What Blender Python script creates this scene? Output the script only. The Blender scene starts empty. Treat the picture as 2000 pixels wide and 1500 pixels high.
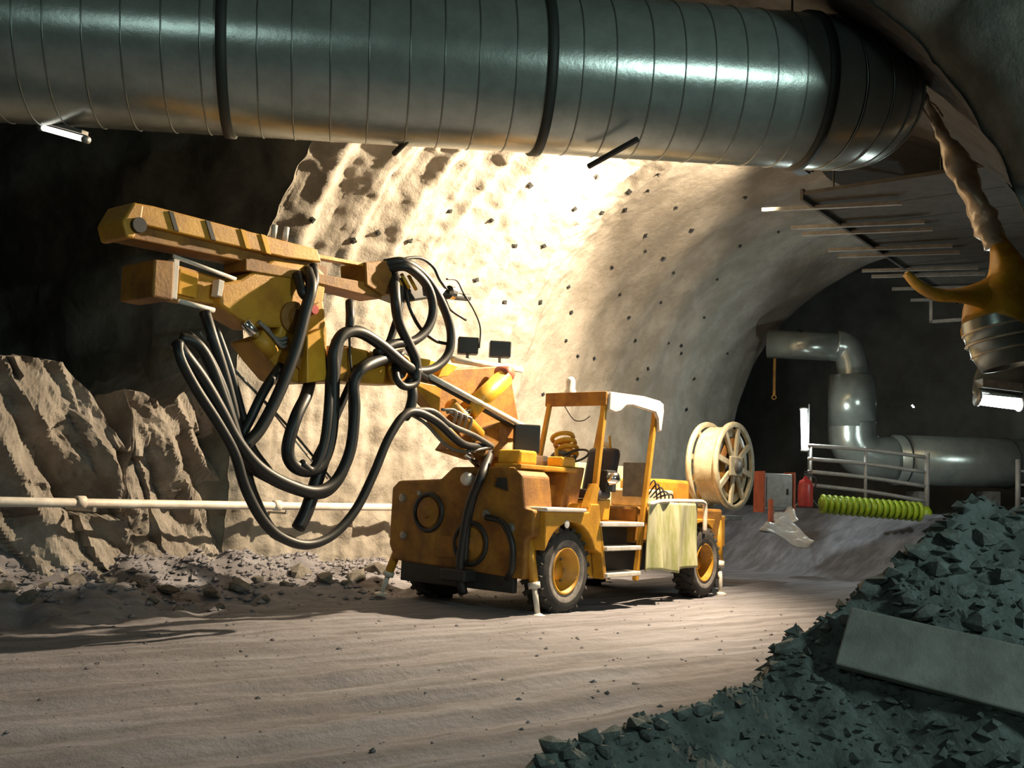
import bpy, bmesh, math, random
from mathutils import Vector, Matrix, noise, Quaternion
random.seed(7)
S = bpy.context.scene
COL = S.collection

# ------------------------------------------------------------------ camera
FPX = 1950.0
CAM = Vector((0, 0, 1.47))
PITCH, ROLL = math.radians(6.257), math.radians(2.5)
c_f = Vector((0, math.cos(PITCH), math.sin(PITCH)))
_r0 = Vector((1, 0, 0)); _u0 = Vector((0, -math.sin(PITCH), math.cos(PITCH)))
c_r = _r0 * math.cos(ROLL) + _u0 * math.sin(ROLL)
c_u = -_r0 * math.sin(ROLL) + _u0 * math.cos(ROLL)
cam_d = bpy.data.cameras.new('camera')
cam_d.sensor_width = 36.0
cam_d.lens = FPX / 2000.0 * 36.0
cam_d.clip_end = 200
cam = bpy.data.objects.new('camera', cam_d)
COL.objects.link(cam)
m3 = Matrix((c_r, c_u, -c_f)).transposed()
cam.matrix_world = Matrix.Translation(CAM) @ m3.to_4x4()
S.camera = cam

# ------------------------------------------------------------------ world, exposure
S.view_settings.view_transform = 'Standard'
S.view_settings.look = 'None'
S.view_settings.exposure = 0.0
S.view_settings.gamma = 1.0
S.view_settings.use_curve_mapping = False
W = bpy.data.worlds.new('world'); S.world = W; W.use_nodes = True
W.node_tree.nodes['Background'].inputs[0].default_value = (0.5, 0.65, 0.6, 1)
W.node_tree.nodes['Background'].inputs[1].default_value = 0.012
S.cycles.use_denoising = True
S.cycles.max_bounces = 6
S.cycles.sample_clamp_indirect = 4.0

# tunnel frame: t along the tunnel axis (away), w across it (towards the far wall)
ORG = Vector((0.68, 12.6, 0))
AX = Vector((0.612, 0.79, 0)).normalized()
WX = Vector((-AX.y, AX.x, 0))
ANG = math.atan2(AX.y, AX.x)
def wor(t, u, z): return ORG + AX * t + WX * u + Vector((0, 0, z))
def loc(p):
    p = Vector(p) - ORG
    return Vector((p.dot(AX), p.dot(WX), p.z))
def ray(x, y): return c_f + c_r * ((x - 1000) / FPX) + c_u * ((750 - y) / FPX)
def pu(x, y, u):
    d = ray(x, y); return loc(CAM + d * ((u - (CAM - ORG).dot(WX)) / d.dot(WX)))
def pt(x, y, t):
    d = ray(x, y); return loc(CAM + d * ((t - (CAM - ORG).dot(AX)) / d.dot(AX)))
def pY(x, y, Y):
    d = ray(x, y); return CAM + d * (Y / d.y)
def pz(x, y, z):
    d = ray(x, y); return CAM + d * ((z - CAM.z) / d.z)
def pdep(x, y, D): return CAM + ray(x, y) * D

# ------------------------------------------------------------------ large lamps of the place, and one added fill
def lamp(name, kind, p, energy, col, target=None, **kw):
    d = bpy.data.lights.new(name, kind); d.energy = energy; d.color = col
    for k, v in kw.items(): setattr(d, k, v)
    o = bpy.data.objects.new(name, d); COL.objects.link(o); o.location = p
    if target is not None:
        o.rotation_euler = (Vector(target) - Vector(p)).to_track_quat('-Z', 'Y').to_euler()
    return o
WARM = (1.0, 0.79, 0.53)
COOL = (0.74, 1.0, 0.93)
LAMP_P = wor(2.8, -1.35, 6.55)
LAMP_Q = wor(4.6, -1.2, 6.9)
# two floodlights hung under the crown of the tunnel
lamp('floodlight_beam', 'SPOT', LAMP_P - WX * -0.16 + Vector((0, 0, -0.02)), 9300, WARM, wor(-0.9, 4.4, 2.4), spot_size=math.radians(150), spot_blend=0.5, shadow_soft_size=0.10)
lamp('floodlight_beam_rear', 'SPOT', LAMP_Q - WX * -0.16 + Vector((0, 0, -0.02)), 1500, WARM, wor(4.6, 3.2, 6.4), spot_size=math.radians(118), spot_blend=0.5, shadow_soft_size=0.10)
# cool batten lamp right of the camera, then an unseen fill added behind it
lamp('junction_batten', 'AREA', (6.5, 0.6, 5.0), 330, COOL, (3.0, 9.0, 3.4), shape='RECTANGLE', size=1.4, size_y=0.10)
lamp('junction_fill', 'AREA', (-3.0, -4.5, 6.0), 100, COOL, (0.0, 8.0, 2.0), shape='RECTANGLE', size=1.6, size_y=0.3)

# ------------------------------------------------------------------ materials
def mat(name, col, rough=0.7, metal=0.0, var=0.0, vscale=6.0, bump=0.0, bscale=20.0, col2=None, spec=0.5, emit=None, estr=0.0, detail=8.0, stretch=None, cscale=None, cramp=(0.4, 0.65)):
    m = bpy.data.materials.new(name); m.use_nodes = True
    nt = m.node_tree; b = nt.nodes['Principled BSDF']
    b.inputs['Base Color'].default_value = (*col, 1)
    b.inputs['Roughness'].default_value = rough
    b.inputs['Metallic'].default_value = metal
    b.inputs['Specular IOR Level'].default_value = spec
    if emit:
        b.inputs['Emission Color'].default_value = (*emit, 1); b.inputs['Emission Strength'].default_value = estr
    tc = nt.nodes.new('ShaderNodeTexCoord'); src = tc.outputs['Object']
    if stretch:
        mp = nt.nodes.new('ShaderNodeMapping'); mp.inputs['Scale'].default_value = stretch[:3]
        if len(stretch) > 3: mp.vector_type = 'TEXTURE'; mp.inputs['Rotation'].default_value = (0, 0, stretch[3])
        nt.links.new(src, mp.inputs['Vector']); src = mp.outputs['Vector']
    if col2 is not None or var > 0:
        n = nt.nodes.new('ShaderNodeTexNoise'); n.inputs['Scale'].default_value = vscale; n.inputs['Detail'].default_value = detail
        n.inputs['Roughness'].default_value = 0.65
        nt.links.new(src, n.inputs['Vector'])
        r = nt.nodes.new('ShaderNodeValToRGB')
        c2 = col2 if col2 is not None else tuple(c * (1 - var) for c in col)
        r.color_ramp.elements[0].position = cramp[0]; r.color_ramp.elements[0].color = (*c2, 1)
        r.color_ramp.elements[1].position = cramp[1]; r.color_ramp.elements[1].color = (*col, 1)
        nt.links.new(n.outputs['Fac'], r.inputs['Fac']); nt.links.new(r.outputs['Color'], b.inputs['Base Color'])
    if bump > 0:
        n2 = nt.nodes.new('ShaderNodeTexNoise'); n2.inputs['Scale'].default_value = bscale; n2.inputs['Detail'].default_value = 10
        n2.inputs['Roughness'].default_value = 0.7
        nt.links.new(tc.outputs['Object'], n2.inputs['Vector'])
        bp = nt.nodes.new('ShaderNodeBump'); bp.inputs['Strength'].default_value = 1.0; bp.inputs['Distance'].default_value = bump
        nt.links.new(n2.outputs['Fac'], bp.inputs['Height']); nt.links.new(bp.outputs['Normal'], b.inputs['Normal'])
    return m
M = {}
M['shotcrete'] = mat('shotcrete', (0.36, 0.33, 0.29), 0.85, col2=(0.25, 0.225, 0.19), vscale=1.6, bump=0.035, bscale=9, spec=0.25)
M['rock'] = mat('rock', (0.42, 0.385, 0.345), 0.9, col2=(0.24, 0.215, 0.19), vscale=2.0, bump=0.06, bscale=11, spec=0.2)
M['boulder'] = mat('boulder', (0.30, 0.275, 0.245), 0.9, col2=(0.18, 0.165, 0.145), vscale=3.0, bump=0.03, bscale=14, spec=0.2)
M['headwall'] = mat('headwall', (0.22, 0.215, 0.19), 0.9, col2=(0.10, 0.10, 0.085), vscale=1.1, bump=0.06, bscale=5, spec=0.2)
M['ground'] = mat('ground', (0.255, 0.25, 0.28), 0.88, col2=(0.15, 0.142, 0.155), vscale=3.0, bump=0.03, bscale=10, spec=0.25, stretch=(7.0, 0.6, 1, math.atan2(0.62, 0.79)))
M['muck'] = mat('muck', (0.19, 0.225, 0.215), 0.75, col2=(0.075, 0.09, 0.085), vscale=3.5, bump=0.035, bscale=13, spec=0.4)
M['vaultshade'] = mat('vault_painted_shade', (0.032, 0.029, 0.025), 0.75, col2=(0.015, 0.014, 0.012), vscale=2.0, bump=0.04, bscale=8)  # shade of the right vault half, put into a near-black rock colour
M['muckstone'] = mat('muck_stone', (0.24, 0.275, 0.262), 0.75, col2=(0.13, 0.15, 0.142), vscale=2.0, bump=0.02, bscale=9)
M['farconc'] = mat('far_concrete', (0.20, 0.21, 0.20), 0.8, col2=(0.12, 0.125, 0.12), vscale=0.8, bump=0.02, bscale=6)
M['yellow'] = mat('yellow_paint', (0.58, 0.30, 0.025), 0.45, col2=(0.38, 0.17, 0.016), vscale=2.6, bump=0.004, bscale=30, cramp=(0.35, 0.6))
M['yellow_clean'] = mat('yellow_paint_clean', (0.74, 0.43, 0.035), 0.42, col2=(0.58, 0.29, 0.02), vscale=3)
M['brown'] = mat('dirty_yellow_paint', (0.36, 0.17, 0.018), 0.6, col2=(0.19, 0.08, 0.014), vscale=3.2, bump=0.006, bscale=25)
M['black'] = mat('black_rubber', (0.016, 0.016, 0.016), 0.46, var=0.4, vscale=8)
M['tyre'] = mat('tyre_rubber', (0.06, 0.055, 0.05), 0.85, col2=(0.025, 0.024, 0.023), vscale=5, bump=0.006, bscale=30)
M['tyre_dust'] = mat('dusty_tyre_wall', (0.30, 0.275, 0.26), 0.9, col2=(0.11, 0.10, 0.095), vscale=5)
M['blackmetal'] = mat('black_metal', (0.025, 0.026, 0.026), 0.5, var=0.3)
M['white'] = mat('white_paint', (0.80, 0.74, 0.68), 0.45, col2=(0.62, 0.55, 0.48), vscale=3)
M['greysteel'] = mat('grey_steel', (0.32, 0.31, 0.29), 0.5, 0.6, var=0.3, vscale=8)
M['chrome'] = mat('bright_rod', (0.8, 0.8, 0.78), 0.18, 1.0)
M['galv'] = mat('galvanised_sheet', (0.40, 0.44, 0.415), 0.24, 0.62, col2=(0.29, 0.32, 0.30), vscale=3.5, bump=0.003, bscale=6, cramp=(0.35, 0.7))
M['galv_dark'] = mat('dark_seam', (0.035, 0.04, 0.036), 0.6, 0.4)
M['seam'] = mat('seam_steel', (0.22, 0.25, 0.235), 0.35, 0.8)
M['pipe'] = mat('pale_pipe', (0.72, 0.68, 0.62), 0.5, col2=(0.55, 0.5, 0.44), vscale=5)
M['deck'] = mat('dark_deck', (0.055, 0.05, 0.042), 0.8, var=0.4, vscale=4)
M['bar'] = mat('deck_bar', (0.30, 0.29, 0.27), 0.6, 0.3, var=0.3)
M['tarp'] = mat('pale_green_tarp', (0.62, 0.60, 0.44), 0.6, col2=(0.34, 0.36, 0.15), vscale=6, stretch=(1.6, 1, 0.25))
M['reel'] = mat('cream_reel', (0.62, 0.57, 0.42), 0.5, col2=(0.42, 0.37, 0.25), vscale=5)
M['yfab'] = mat('yellow_fabric', (0.62, 0.36, 0.02), 0.5, col2=(0.42, 0.2, 0.015), vscale=4)
M['crink'] = mat('crinkled_sheet', (0.66, 0.58, 0.46), 0.35, 0.2, col2=(0.42, 0.34, 0.24), vscale=6)
M['red'] = mat('red_paint', (0.50, 0.05, 0.045), 0.4, var=0.3)
M['orange'] = mat('orange_red_paint', (0.40, 0.09, 0.04), 0.6, var=0.3)
M['lime'] = mat('lime_plastic', (0.34, 0.46, 0.02), 0.45, var=0.35, vscale=5)
M['fence'] = mat('galvanised_rail', (0.36, 0.34, 0.32), 0.55, 0.2, var=0.2)
M['sheet'] = mat('pale_sheet', (0.62, 0.62, 0.63), 0.4, var=0.25)
M['tube'] = mat('lit_tube', (1, 1, 1), 0.5, emit=(0.86, 1.0, 0.95), estr=14.0)
M['tube_soft'] = mat('lit_tube_soft', (1, 1, 1), 0.5, emit=(1.0, 0.96, 0.85), estr=1.6)
M['lens'] = mat('lit_lens', (1, 1, 1), 0.5, emit=WARM, estr=30.0)
M['slab'] = mat('grey_slab', (0.27, 0.27, 0.25), 0.7, col2=(0.17, 0.17, 0.16), vscale=3, bump=0.006, bscale=20)
M['navy'] = mat('dark_seat_vinyl', (0.05, 0.045, 0.06), 0.5, var=0.3)
M['cable'] = mat('grey_hose', (0.16, 0.145, 0.125), 0.45, var=0.3)

# ------------------------------------------------------------------ mesh helpers
def obj(name, bm, m, parent=None, smooth=False, bevel=0.0, kind=None):
    me = bpy.data.meshes.new(name)
    bm.normal_update()
    bm.to_mesh(me); bm.free()
    if smooth:
        for p in me.polygons: p.use_smooth = True
    if isinstance(m, str): m = M[m]
    me.materials.append(m)
    o = bpy.data.objects.new(name, me); COL.objects.link(o)
    if parent is not None: o.parent = parent
    if bevel > 0:
        bv = o.modifiers.new('bevel', 'BEVEL'); bv.width = bevel; bv.segments = 2; bv.limit_method = 'ANGLE'
    if kind: o['kind'] = kind
    return o
def tag(o, label, cat, group=None):
    o['label'] = label; o['category'] = cat
    if group: o['group'] = group
    return o
def empty(name, p, rz=0.0):
    o = bpy.data.objects.new(name, None); COL.objects.link(o); o.location = p; o.rotation_euler = (0, 0, rz)
    o.empty_display_size = 0.2
    return o
def box(bm, x0, x1, y0, y1, z0, z1, mtx=None):
    vs = [bm.verts.new((x, y, z)) for x in (x0, x1) for y in (y0, y1) for z in (z0, z1)]
    if mtx is not None:
        for v in vs: v.co = mtx @ v.co
    for f in ((0, 1, 3, 2), (4, 6, 7, 5), (0, 4, 5, 1), (2, 3, 7, 6), (0, 2, 6, 4), (1, 5, 7, 3)):
        bm.faces.new([vs[i] for i in f])
    return bm
def nbm(): return bmesh.new()
def ring_frames(pts):
    """parallel transported frames along a polyline"""
    n = len(pts); T = []
    for i in range(n):
        a = pts[max(i - 1, 0)]; b = pts[min(i + 1, n - 1)]
        T.append((b - a).normalized())
    ref = Vector((0, 0, 1)) if abs(T[0].z) < 0.9 else Vector((1, 0, 0))
    N = (ref - T[0] * ref.dot(T[0])).normalized(); out = []
    for i in range(n):
        if i > 0:
            q = T[i - 1].rotation_difference(T[i]); N = q @ N
            N = (N - T[i] * N.dot(T[i])).normalized()
        out.append((T[i], N, T[i].cross(N)))
    return out
def tube(bm, pts, r, seg=10, caps=True, rfun=None):
    pts = [Vector(p) for p in pts]
    fr = ring_frames(pts); rings = []
    for i, (p, (t, n, b)) in enumerate(zip(pts, fr)):
        rr = r[i] if isinstance(r, (list, tuple)) else r
        ring = []
        for k in range(seg):
            a = 2 * math.pi * k / seg
            q = rr * (rfun(i, a) if rfun else 1.0)
            ring.append(bm.verts.new(p + (n * math.cos(a) + b * math.sin(a)) * q))
        rings.append(ring)
    for A, B in zip(rings, rings[1:]):
        for k in range(seg):
            bm.faces.new((A[k], A[(k + 1) % seg], B[(k + 1) % seg], B[k]))
    if caps:
        bm.faces.new(list(reversed(rings[0]))); bm.faces.new(rings[-1])
    return bm
def spline(pts, n=8):
    """Catmull-Rom through the points"""
    P = [Vector(p) for p in pts]
    P = [P[0] * 2 - P[1]] + P + [P[-1] * 2 - P[-2]]
    out = []
    for i in range(1, len(P) - 2):
        a, b, c, d = P[i - 1:i + 3]
        for k in range(n):
            s = k / n
            out.append(0.5 * ((2 * b) + (c - a) * s + (2 * a - 5 * b + 4 * c - d) * s * s + (3 * b - a - 3 * c + d) * s ** 3))
    out.append(P[-2])
    return out
def prism(bm, poly, axis, lo, hi):
    """extrude a 2D polygon. axis 'u': poly in (t,z); axis 't': poly in (u,z); axis 'z': poly in (t,u)"""
    def v(p, h):
        if axis == 'u': return (p[0], h, p[1])
        if axis == 't': return (h, p[0], p[1])
        return (p[0], p[1], h)
    A = [bm.verts.new(v(p, lo)) for p in poly]; B = [bm.verts.new(v(p, hi)) for p in poly]
    n = len(poly)
    for i in range(n):
        bm.faces.new((A[i], A[(i + 1) % n], B[(i + 1) % n], B[i]))
    bm.faces.new(A); bm.faces.new(list(reversed(B)))
    bmesh.ops.recalc_face_normals(bm, faces=bm.faces)
    return bm
def lathe(bm, prof, centre, axis, seg=28, close=False):
    """prof: list of (radius, offset along axis)"""
    c = Vector(centre); ax = Vector(axis).normalized()
    ref = Vector((0, 0, 1)) if abs(ax.z) < 0.9 else Vector((1, 0, 0))
    n = (ref - ax * ref.dot(ax)).normalized(); b = ax.cross(n)
    rings = []
    for r, h in prof:
        rings.append([bm.verts.new(c + ax * h + (n * math.cos(2 * math.pi * k / seg) + b * math.sin(2 * math.pi * k / seg)) * max(r, 1e-4)) for k in range(seg)])
    pr = list(zip(rings, rings[1:]))
    if close: pr.append((rings[-1], rings[0]))
    for A, B in pr:
        for k in range(seg):
            bm.faces.new((A[k], A[(k + 1) % seg], B[(k + 1) % seg], B[k]))
    return bm
def torus(bm, centre, axis, R, r, seg=36, sec=6):
    prof = [(R + r * math.cos(2 * math.pi * k / sec), r * math.sin(2 * math.pi * k / sec)) for k in range(sec)]
    return lathe(bm, prof, centre, axis, seg, close=True)
def grid(bm, nx, ny, fn):
    vs = [[bm.verts.new(fn(i / nx, j / ny)) for j in range(ny + 1)] for i in range(nx + 1)]
    for i in range(nx):
        for j in range(ny):
            bm.faces.new((vs[i][j], vs[i + 1][j], vs[i + 1][j + 1], vs[i][j + 1]))
    return vs
def fbm(p, o=4): return noise.fractal(p, 1.0, 2.0, o, noise_basis='PERLIN_ORIGINAL')
def sstep(a, b, x):
    x = min(1, max(0, (x - a) / (b - a))); return x * x * (3 - 2 * x)

# ------------------------------------------------------------------ tunnel shell
UC, RV, Z0, RVR = -0.5, 5.0, 2.7, 5.35
T0, T1 = -1.75, 14.4
RIBS = [-1.35, -0.45, 0.35, 1.25, 2.05, 2.9, 3.8, 4.7]
def vault_pt(t, s, d=0.0):
    """s: 0 at floor on the far wall, growing up and over (metres along the section)"""
    if s < Z0: u, z, nu, nz = UC + RV, s, -1.0, 0.0
    elif s < Z0 + math.pi * RV:
        a = (s - Z0) / RV
        u, z, nu, nz = UC + (RV if a < math.pi / 2 else RVR) * math.cos(a), Z0 + RV * math.sin(a), -math.cos(a), -math.sin(a)
    else: u, z, nu, nz = UC - RVR, Z0 - (s - Z0 - math.pi * RV), 1.0, 0.0
    return wor(t, u + nu * d, z + nz * d)
def vault_disp(t, s):
    rough = (1 - sstep(4.2, 6.0, t)) * (1 - 0.6 * sstep(SC + 0.5, SC + 2.5, s))
    up = sstep(2.5, 5.0, s)
    d = 0.0
    right = sstep(SC + 0.5, SC + 2.5, s)
    for k, r in enumerate(RIBS):
        tt = t + 0.10 * fbm(Vector((s * 0.5, k * 3.1, 0)), 3)
        x = tt - r
        # ridge: soft shoulder on one side, sharp on the other
        if -0.45 < x < 0.3:
            h = (1 + x / 0.45) ** 1.5 if x < 0 else (1 - x / 0.3) ** 2 * (3 - 2 * (1 - x / 0.3))
            d += 0.19 * h * (0.3 + 0.65 * up) * (1.0 if t < 4 else 0.5) * (1 - 0.85 * right)
    p = Vector((t * 0.9, s * 0.9, 3.3))
    d += rough * (0.07 * fbm(p * 0.8, 3) + 0.12 * fbm(Vector((t * 1.9, s * 0.22, 1.1)), 4) + 0.05 * fbm(p * 4, 5)) + 0.012 * fbm(p * 5, 3)
    d += (1 - rough) * (0.035 * math.sin(t * 4.2 + 0.5 * noise.noise(Vector((s * 0.6, 2, t)))) + 0.06 * fbm(p * 0.5, 2))
    d += 0.10 * sstep(4.9, 4.4, t)
    return d
SC = Z0 + math.pi * RV / 2
S_END = 2 * Z0 + math.pi * RV
def vault(name, s0, s1, nt, ns, both=True):
    bm = nbm()
    def fn(a, b):
        t = T0 + (T1 - T0) * a; s = s0 + (s1 - s0) * b
        return vault_pt(t, s, vault_disp(t, s))
    vs = grid(bm, nt, ns, fn)
    # outer skin so that the lining has thickness at its free end
    far = [bm.verts.new(vault_pt(T1 + 0.05, s0 + (s1 - s0) * j / ns, -0.9)) for j in range(ns + 1)]
    for j in range(ns):
        bm.faces.new((vs[nt][j], far[j], far[j + 1], vs[nt][j + 1]))
    return obj(name, bm, 'shotcrete', smooth=True, kind='structure')
SC = Z0 + math.pi * RV / 2
wall_left = vault('wall_left', -0.3, SC, 380, 230)
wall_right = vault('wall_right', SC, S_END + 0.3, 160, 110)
wall_right.data.materials[0] = M['vaultshade']

# headwall round the tunnel mouth (faces the junction)
def headwall():
    bm = nbm(); ns = 150
    inner, outer = [], []
    rings = []
    K = 36
    for j in range(ns + 1):
        s = -0.3 + (S_END + 0.6) * j / ns
        t_in = T0 + 0.03
        pin = vault_pt(t_in, s, vault_disp(T0, s))
        l = loc(pin)
        a = math.atan2(l.z - 2.0, l.y - UC)
        row = [pin]
        for k in range(1, K + 1):
            f = (k / K) ** 1.3
            R = 21.0
            tu, tz = UC + math.cos(a) * R, 2.0 + math.sin(a) * R
            if tz < -0.3: tz = -0.3
            uu = l.y + (tu - l.y) * f; zz = l.z + (tz - l.z) * f
            zz = min(zz, 10.5)
            dd = 0.35 * fbm(Vector((uu * 0.5, zz * 0.5, 1.7)), 4) * min(1, k / 3) + 0.10 * fbm(Vector((uu * 2, zz * 2, 4)), 3)
            row.append(wor(T0 + 0.03 - dd - 0.25 * min(1, k / 2), uu, zz))
        rings.append([bm.verts.new(p) for p in row])
    for A, B in zip(rings, rings[1:]):
        for k in range(K):
            bm.faces.new((A[k], A[k + 1], B[k + 1], B[k]))
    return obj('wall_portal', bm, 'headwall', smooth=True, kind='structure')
headwall()

# junction roof and rear walls around the camera
def slab_rough(name, fn, nx, ny, m, amp=0.3, nrm=Vector((0, 0, 1))):
    bm = nbm()
    def g(a, b):
        p = fn(a, b); return p + nrm * (amp * fbm(p * 0.5, 4))
    grid(bm, nx, ny, g)
    return obj(name, bm, m, smooth=True, kind='structure')
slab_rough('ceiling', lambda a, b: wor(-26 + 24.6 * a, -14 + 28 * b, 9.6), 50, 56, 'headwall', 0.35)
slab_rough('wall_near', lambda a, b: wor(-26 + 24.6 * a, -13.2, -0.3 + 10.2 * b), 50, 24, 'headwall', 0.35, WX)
# far cavern behind the lined tunnel
def far_room():
    bm = nbm(); box(bm, 0, 0.4, -14, 14, -0.5, 10)
    o = obj('wall_far', bm, 'farconc', kind='structure'); o.location = wor(19.5, 0, 0); o.rotation_euler = (0, 0, ANG)
    bm = nbm(); box(bm, T1 + 0.3, 19.5, 8.0, 8.4, -0.5, 10)
    o = obj('wall_far_left', bm, 'farconc', kind='structure'); o.location = ORG; o.rotation_euler = (0, 0, ANG)
    bm = nbm(); box(bm, T1 + 0.3, 19.5, -14, -13.6, -0.5, 10)
    o = obj('wall_far_right', bm, 'farconc', kind='structure'); o.location = ORG; o.rotation_euler = (0, 0, ANG)
    bm = nbm(); box(bm, T1 + 0.1, 19.5, -14, 8.4, 8.6, 8.9)
    o = obj('ceiling_far', bm, 'farconc', kind='structure'); o.location = ORG; o.rotation_euler = (0, 0, ANG)
far_room()

# ------------------------------------------------------------------ floor
CREST = [pY(x, y, Y) for x, y, Y in ((700, 1650, 4.0), (850, 1575, 4.55), (1000, 1493, 5.0), (1180, 1428, 5.5), (1350, 1380, 6.0), (1470, 1345, 6.35), (1503, 1295, 6.5),
         (1562, 1218, 6.6), (1640, 1182, 6.5), (1740, 1102, 6.4), (1800, 1035, 6.5), (1860, 998, 6.6), (2000, 978, 6.8), (2120, 955, 6.9))]
def crest_y(x):
    for a, b in zip(CREST, CREST[1:]):
        if a.x <= x <= b.x: return a.y + (b.y - a.y) * (x - a.x) / max(1e-6, b.x - a.x)
    return CREST[0].y if x < CREST[0].x else CREST[-1].y

TRK = Vector((0.79, 0.62, 0)).normalized(); TRN = Vector((-TRK.y, TRK.x, 0))
def floor_z(x, y):
    p = Vector((x, y, 0)); l = loc(p)
    z = 0.035 * fbm(Vector((x * 0.6, y * 0.6, 0.3)), 3) + 0.012 * fbm(Vector((x * 4, y * 4, 1.3)), 3)
    a = p.dot(TRK); b = p.dot(TRN)
    b2 = b + 0.10 * noise.noise(Vector((a * 0.35, b * 0.2, 5)))
    near = 1 - sstep(10.5, 13, y + 0.3 * x)
    for c, wd, dp in ((5.35, 0.14, 0.08), (4.75, 0.09, 0.08), (4.2, 0.16, 0.05), (6.1, 0.10, 0.09), (6.9, 0.11, 0.09), (3.5, 0.11, 0.08), (7.6, 0.2, 0.06), (8.3, 0.13, 0.05)):
        q = (b2 - c) / wd
        if abs(q) < 3:
            k = 0.45 + 0.55 * noise.noise(Vector((a * 0.6, c, 2)))
            z -= near * dp * max(0.15, k) * math.exp(-q * q)
            z += near * 0.5 * dp * max(0.1, k) * math.exp(-(q - 1.9) ** 2)
    # raised bench across the far end of the tunnel
    z += 1.42 * sstep(10.6, 13.4, l.x + 0.35 * fbm(Vector((x * 0.5, y * 0.5, 8)), 3) + 0.10 * (2.2 - l.y))
    # toe of the far wall
    if l.x < 4 and l.y > 1.6: z += sstep(1.6, 3.0, l.y) * (0.10 * fbm(Vector((x * 2.2, y * 2.2, 6)), 4) + 0.07 * (0.5 - noise.voronoi(Vector((x * 3, y * 3, 2)))[0][0]))
    if l.x < 8: z += 0.55 * sstep(2.6, 4.9, l.y + 0.5 * fbm(Vector((x * 0.8, y * 0.8, 6)), 3)) * (1 - 0.6 * sstep(-1, 2.5, l.x))
    z -= 0.6 * sstep(0.25, 0.9, crest_y(x) - y) * sstep(-1.2, -0.4, x)
    return z
def make_floor():
    bm = nbm()
    ts = []
    t = -16.0
    while t < 19.8:
        ts.append(t); t += 0.07 if -9.5 < t < 1.0 else (0.12 if t < 15 else 0.5)
    us = []; u = -13.5
    while u < 11:
        us.append(u); u += 0.075 if -7.5 < u < 5.2 else 0.35
    rows = []
    for t in ts:
        r = []
        for u in us:
            p = wor(t, u, 0); r.append(bm.verts.new((p.x, p.y, floor_z(p.x, p.y))))
        rows.append(r)
    for A, B in zip(rows, rows[1:]):
        for k in range(len(us) - 1): bm.faces.new((A[k], B[k], B[k + 1], A[k + 1]))
    return obj('floor', bm, 'ground', smooth=True, kind='structure')
floor_o = make_floor()
from mathutils.bvhtree import BVHTree
def bvh(o):
    me = o.data
    return BVHTree.FromPolygons([v.co.copy() for v in me.vertices], [tuple(p.vertices) for p in me.polygons])

# ------------------------------------------------------------------ muck pile in the right foreground
MZ = -0.2
def make_mound():
    bm = nbm()
    cs = []
    for a, b in zip(CREST, CREST[1:]):
        n = max(3, int((b - a).length / 0.045))
        for k in range(n): cs.append(a.lerp(b, k / n))
    cs.append(CREST[-1])
    acr = Vector((0.40, -0.92, 0)).normalized()
    vmin, vmax, nv = -1.6, 3.4, 105
    rows = []
    for c in cs:
        row = []
        for j in range(nv + 1):
            v = vmin + (vmax - vmin) * j / nv
            if v >= 0:
                run = 1.0 * (c.z - MZ) + 0.25
                k = max(0.0, 1 - v / run) ** 1.35
                z = MZ + (c.z - MZ) * k
            else:
                run = 0.75 * max(c.z, 0.05) + 0.1
                k = max(0.0, 1 + v / run)
                z = -0.12 + (c.z + 0.12) * k
            p = Vector((c.x, c.y, 0)) + acr * v
            q = Vector((p.x, p.y, z))
            lump = 0.5 - noise.voronoi(q * 3.2)[0][0]
            am = 0.35 + 0.65 * min(1, c.z / 0.9)
            lw = sstep(1.6, 0.4, v)
            z += am * (0.12 * fbm(q * 1.3, 5) + (0.12 * lw + 0.03) * lump + (0.06 * lw + 0.02) * (0.5 - noise.voronoi(q * 8)[0][0]))
            row.append(bm.verts.new((p.x, p.y, z)))
        rows.append(row)
    for A, B in zip(rows, rows[1:]):
        for k in range(nv): bm.faces.new((A[k], A[k + 1], B[k + 1], B[k]))
    # broken lumps that make up the surface
    rnd = random.Random(21); N = len(rows)
    for k in range(3600):
        i = int(N * rnd.random() ** 0.8); i = min(i, N - 1)
        j = int((0.25 + 0.32 * abs(rnd.gauss(0, 0.42))) * nv)
        if j > nv: continue
        c = rows[i][j].co.copy(); am = 0.35 + 0.65 * min(1, cs[i].z / 0.9)
        rr = am * (0.012 + 0.05 * rnd.random() ** 3)
        vs = [bm.verts.new(c + Vector((a * rr * rnd.uniform(.7, 1.5), b * rr * rnd.uniform(.7, 1.5), d * rr * rnd.uniform(.6, 1.1))) + Vector((rnd.uniform(-.5, .5), rnd.uniform(-.5, .5), rnd.uniform(-.2, .4))) * rr) for a, b, d in ((1, 0, 0), (-1, 0, 0), (0, 1, 0), (0, -1, 0), (0, 0, 1), (0, 0, -1))]
        for a in (0, 1):
            for b in (2, 3):
                for d in (4, 5): bm.faces.new((vs[a], vs[b], vs[d]))
    bmesh.ops.recalc_face_normals(bm, faces=bm.faces)
    o = obj('muck_pile', bm, 'muck', smooth=False, kind='stuff')
    tag(o, 'dark grey-green heap of broken muck rising beside the rutted floor', 'muck pile')
    return o
mound = make_mound(); mound_b = bvh(mound)
def on_mound(x, y):
    h = mound_b.ray_cast(CAM, ray(x, y).normalized())
    return h[0], (h[1] if h[1] is None or h[1].dot(ray(x, y)) < 0 else -h[1])

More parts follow.
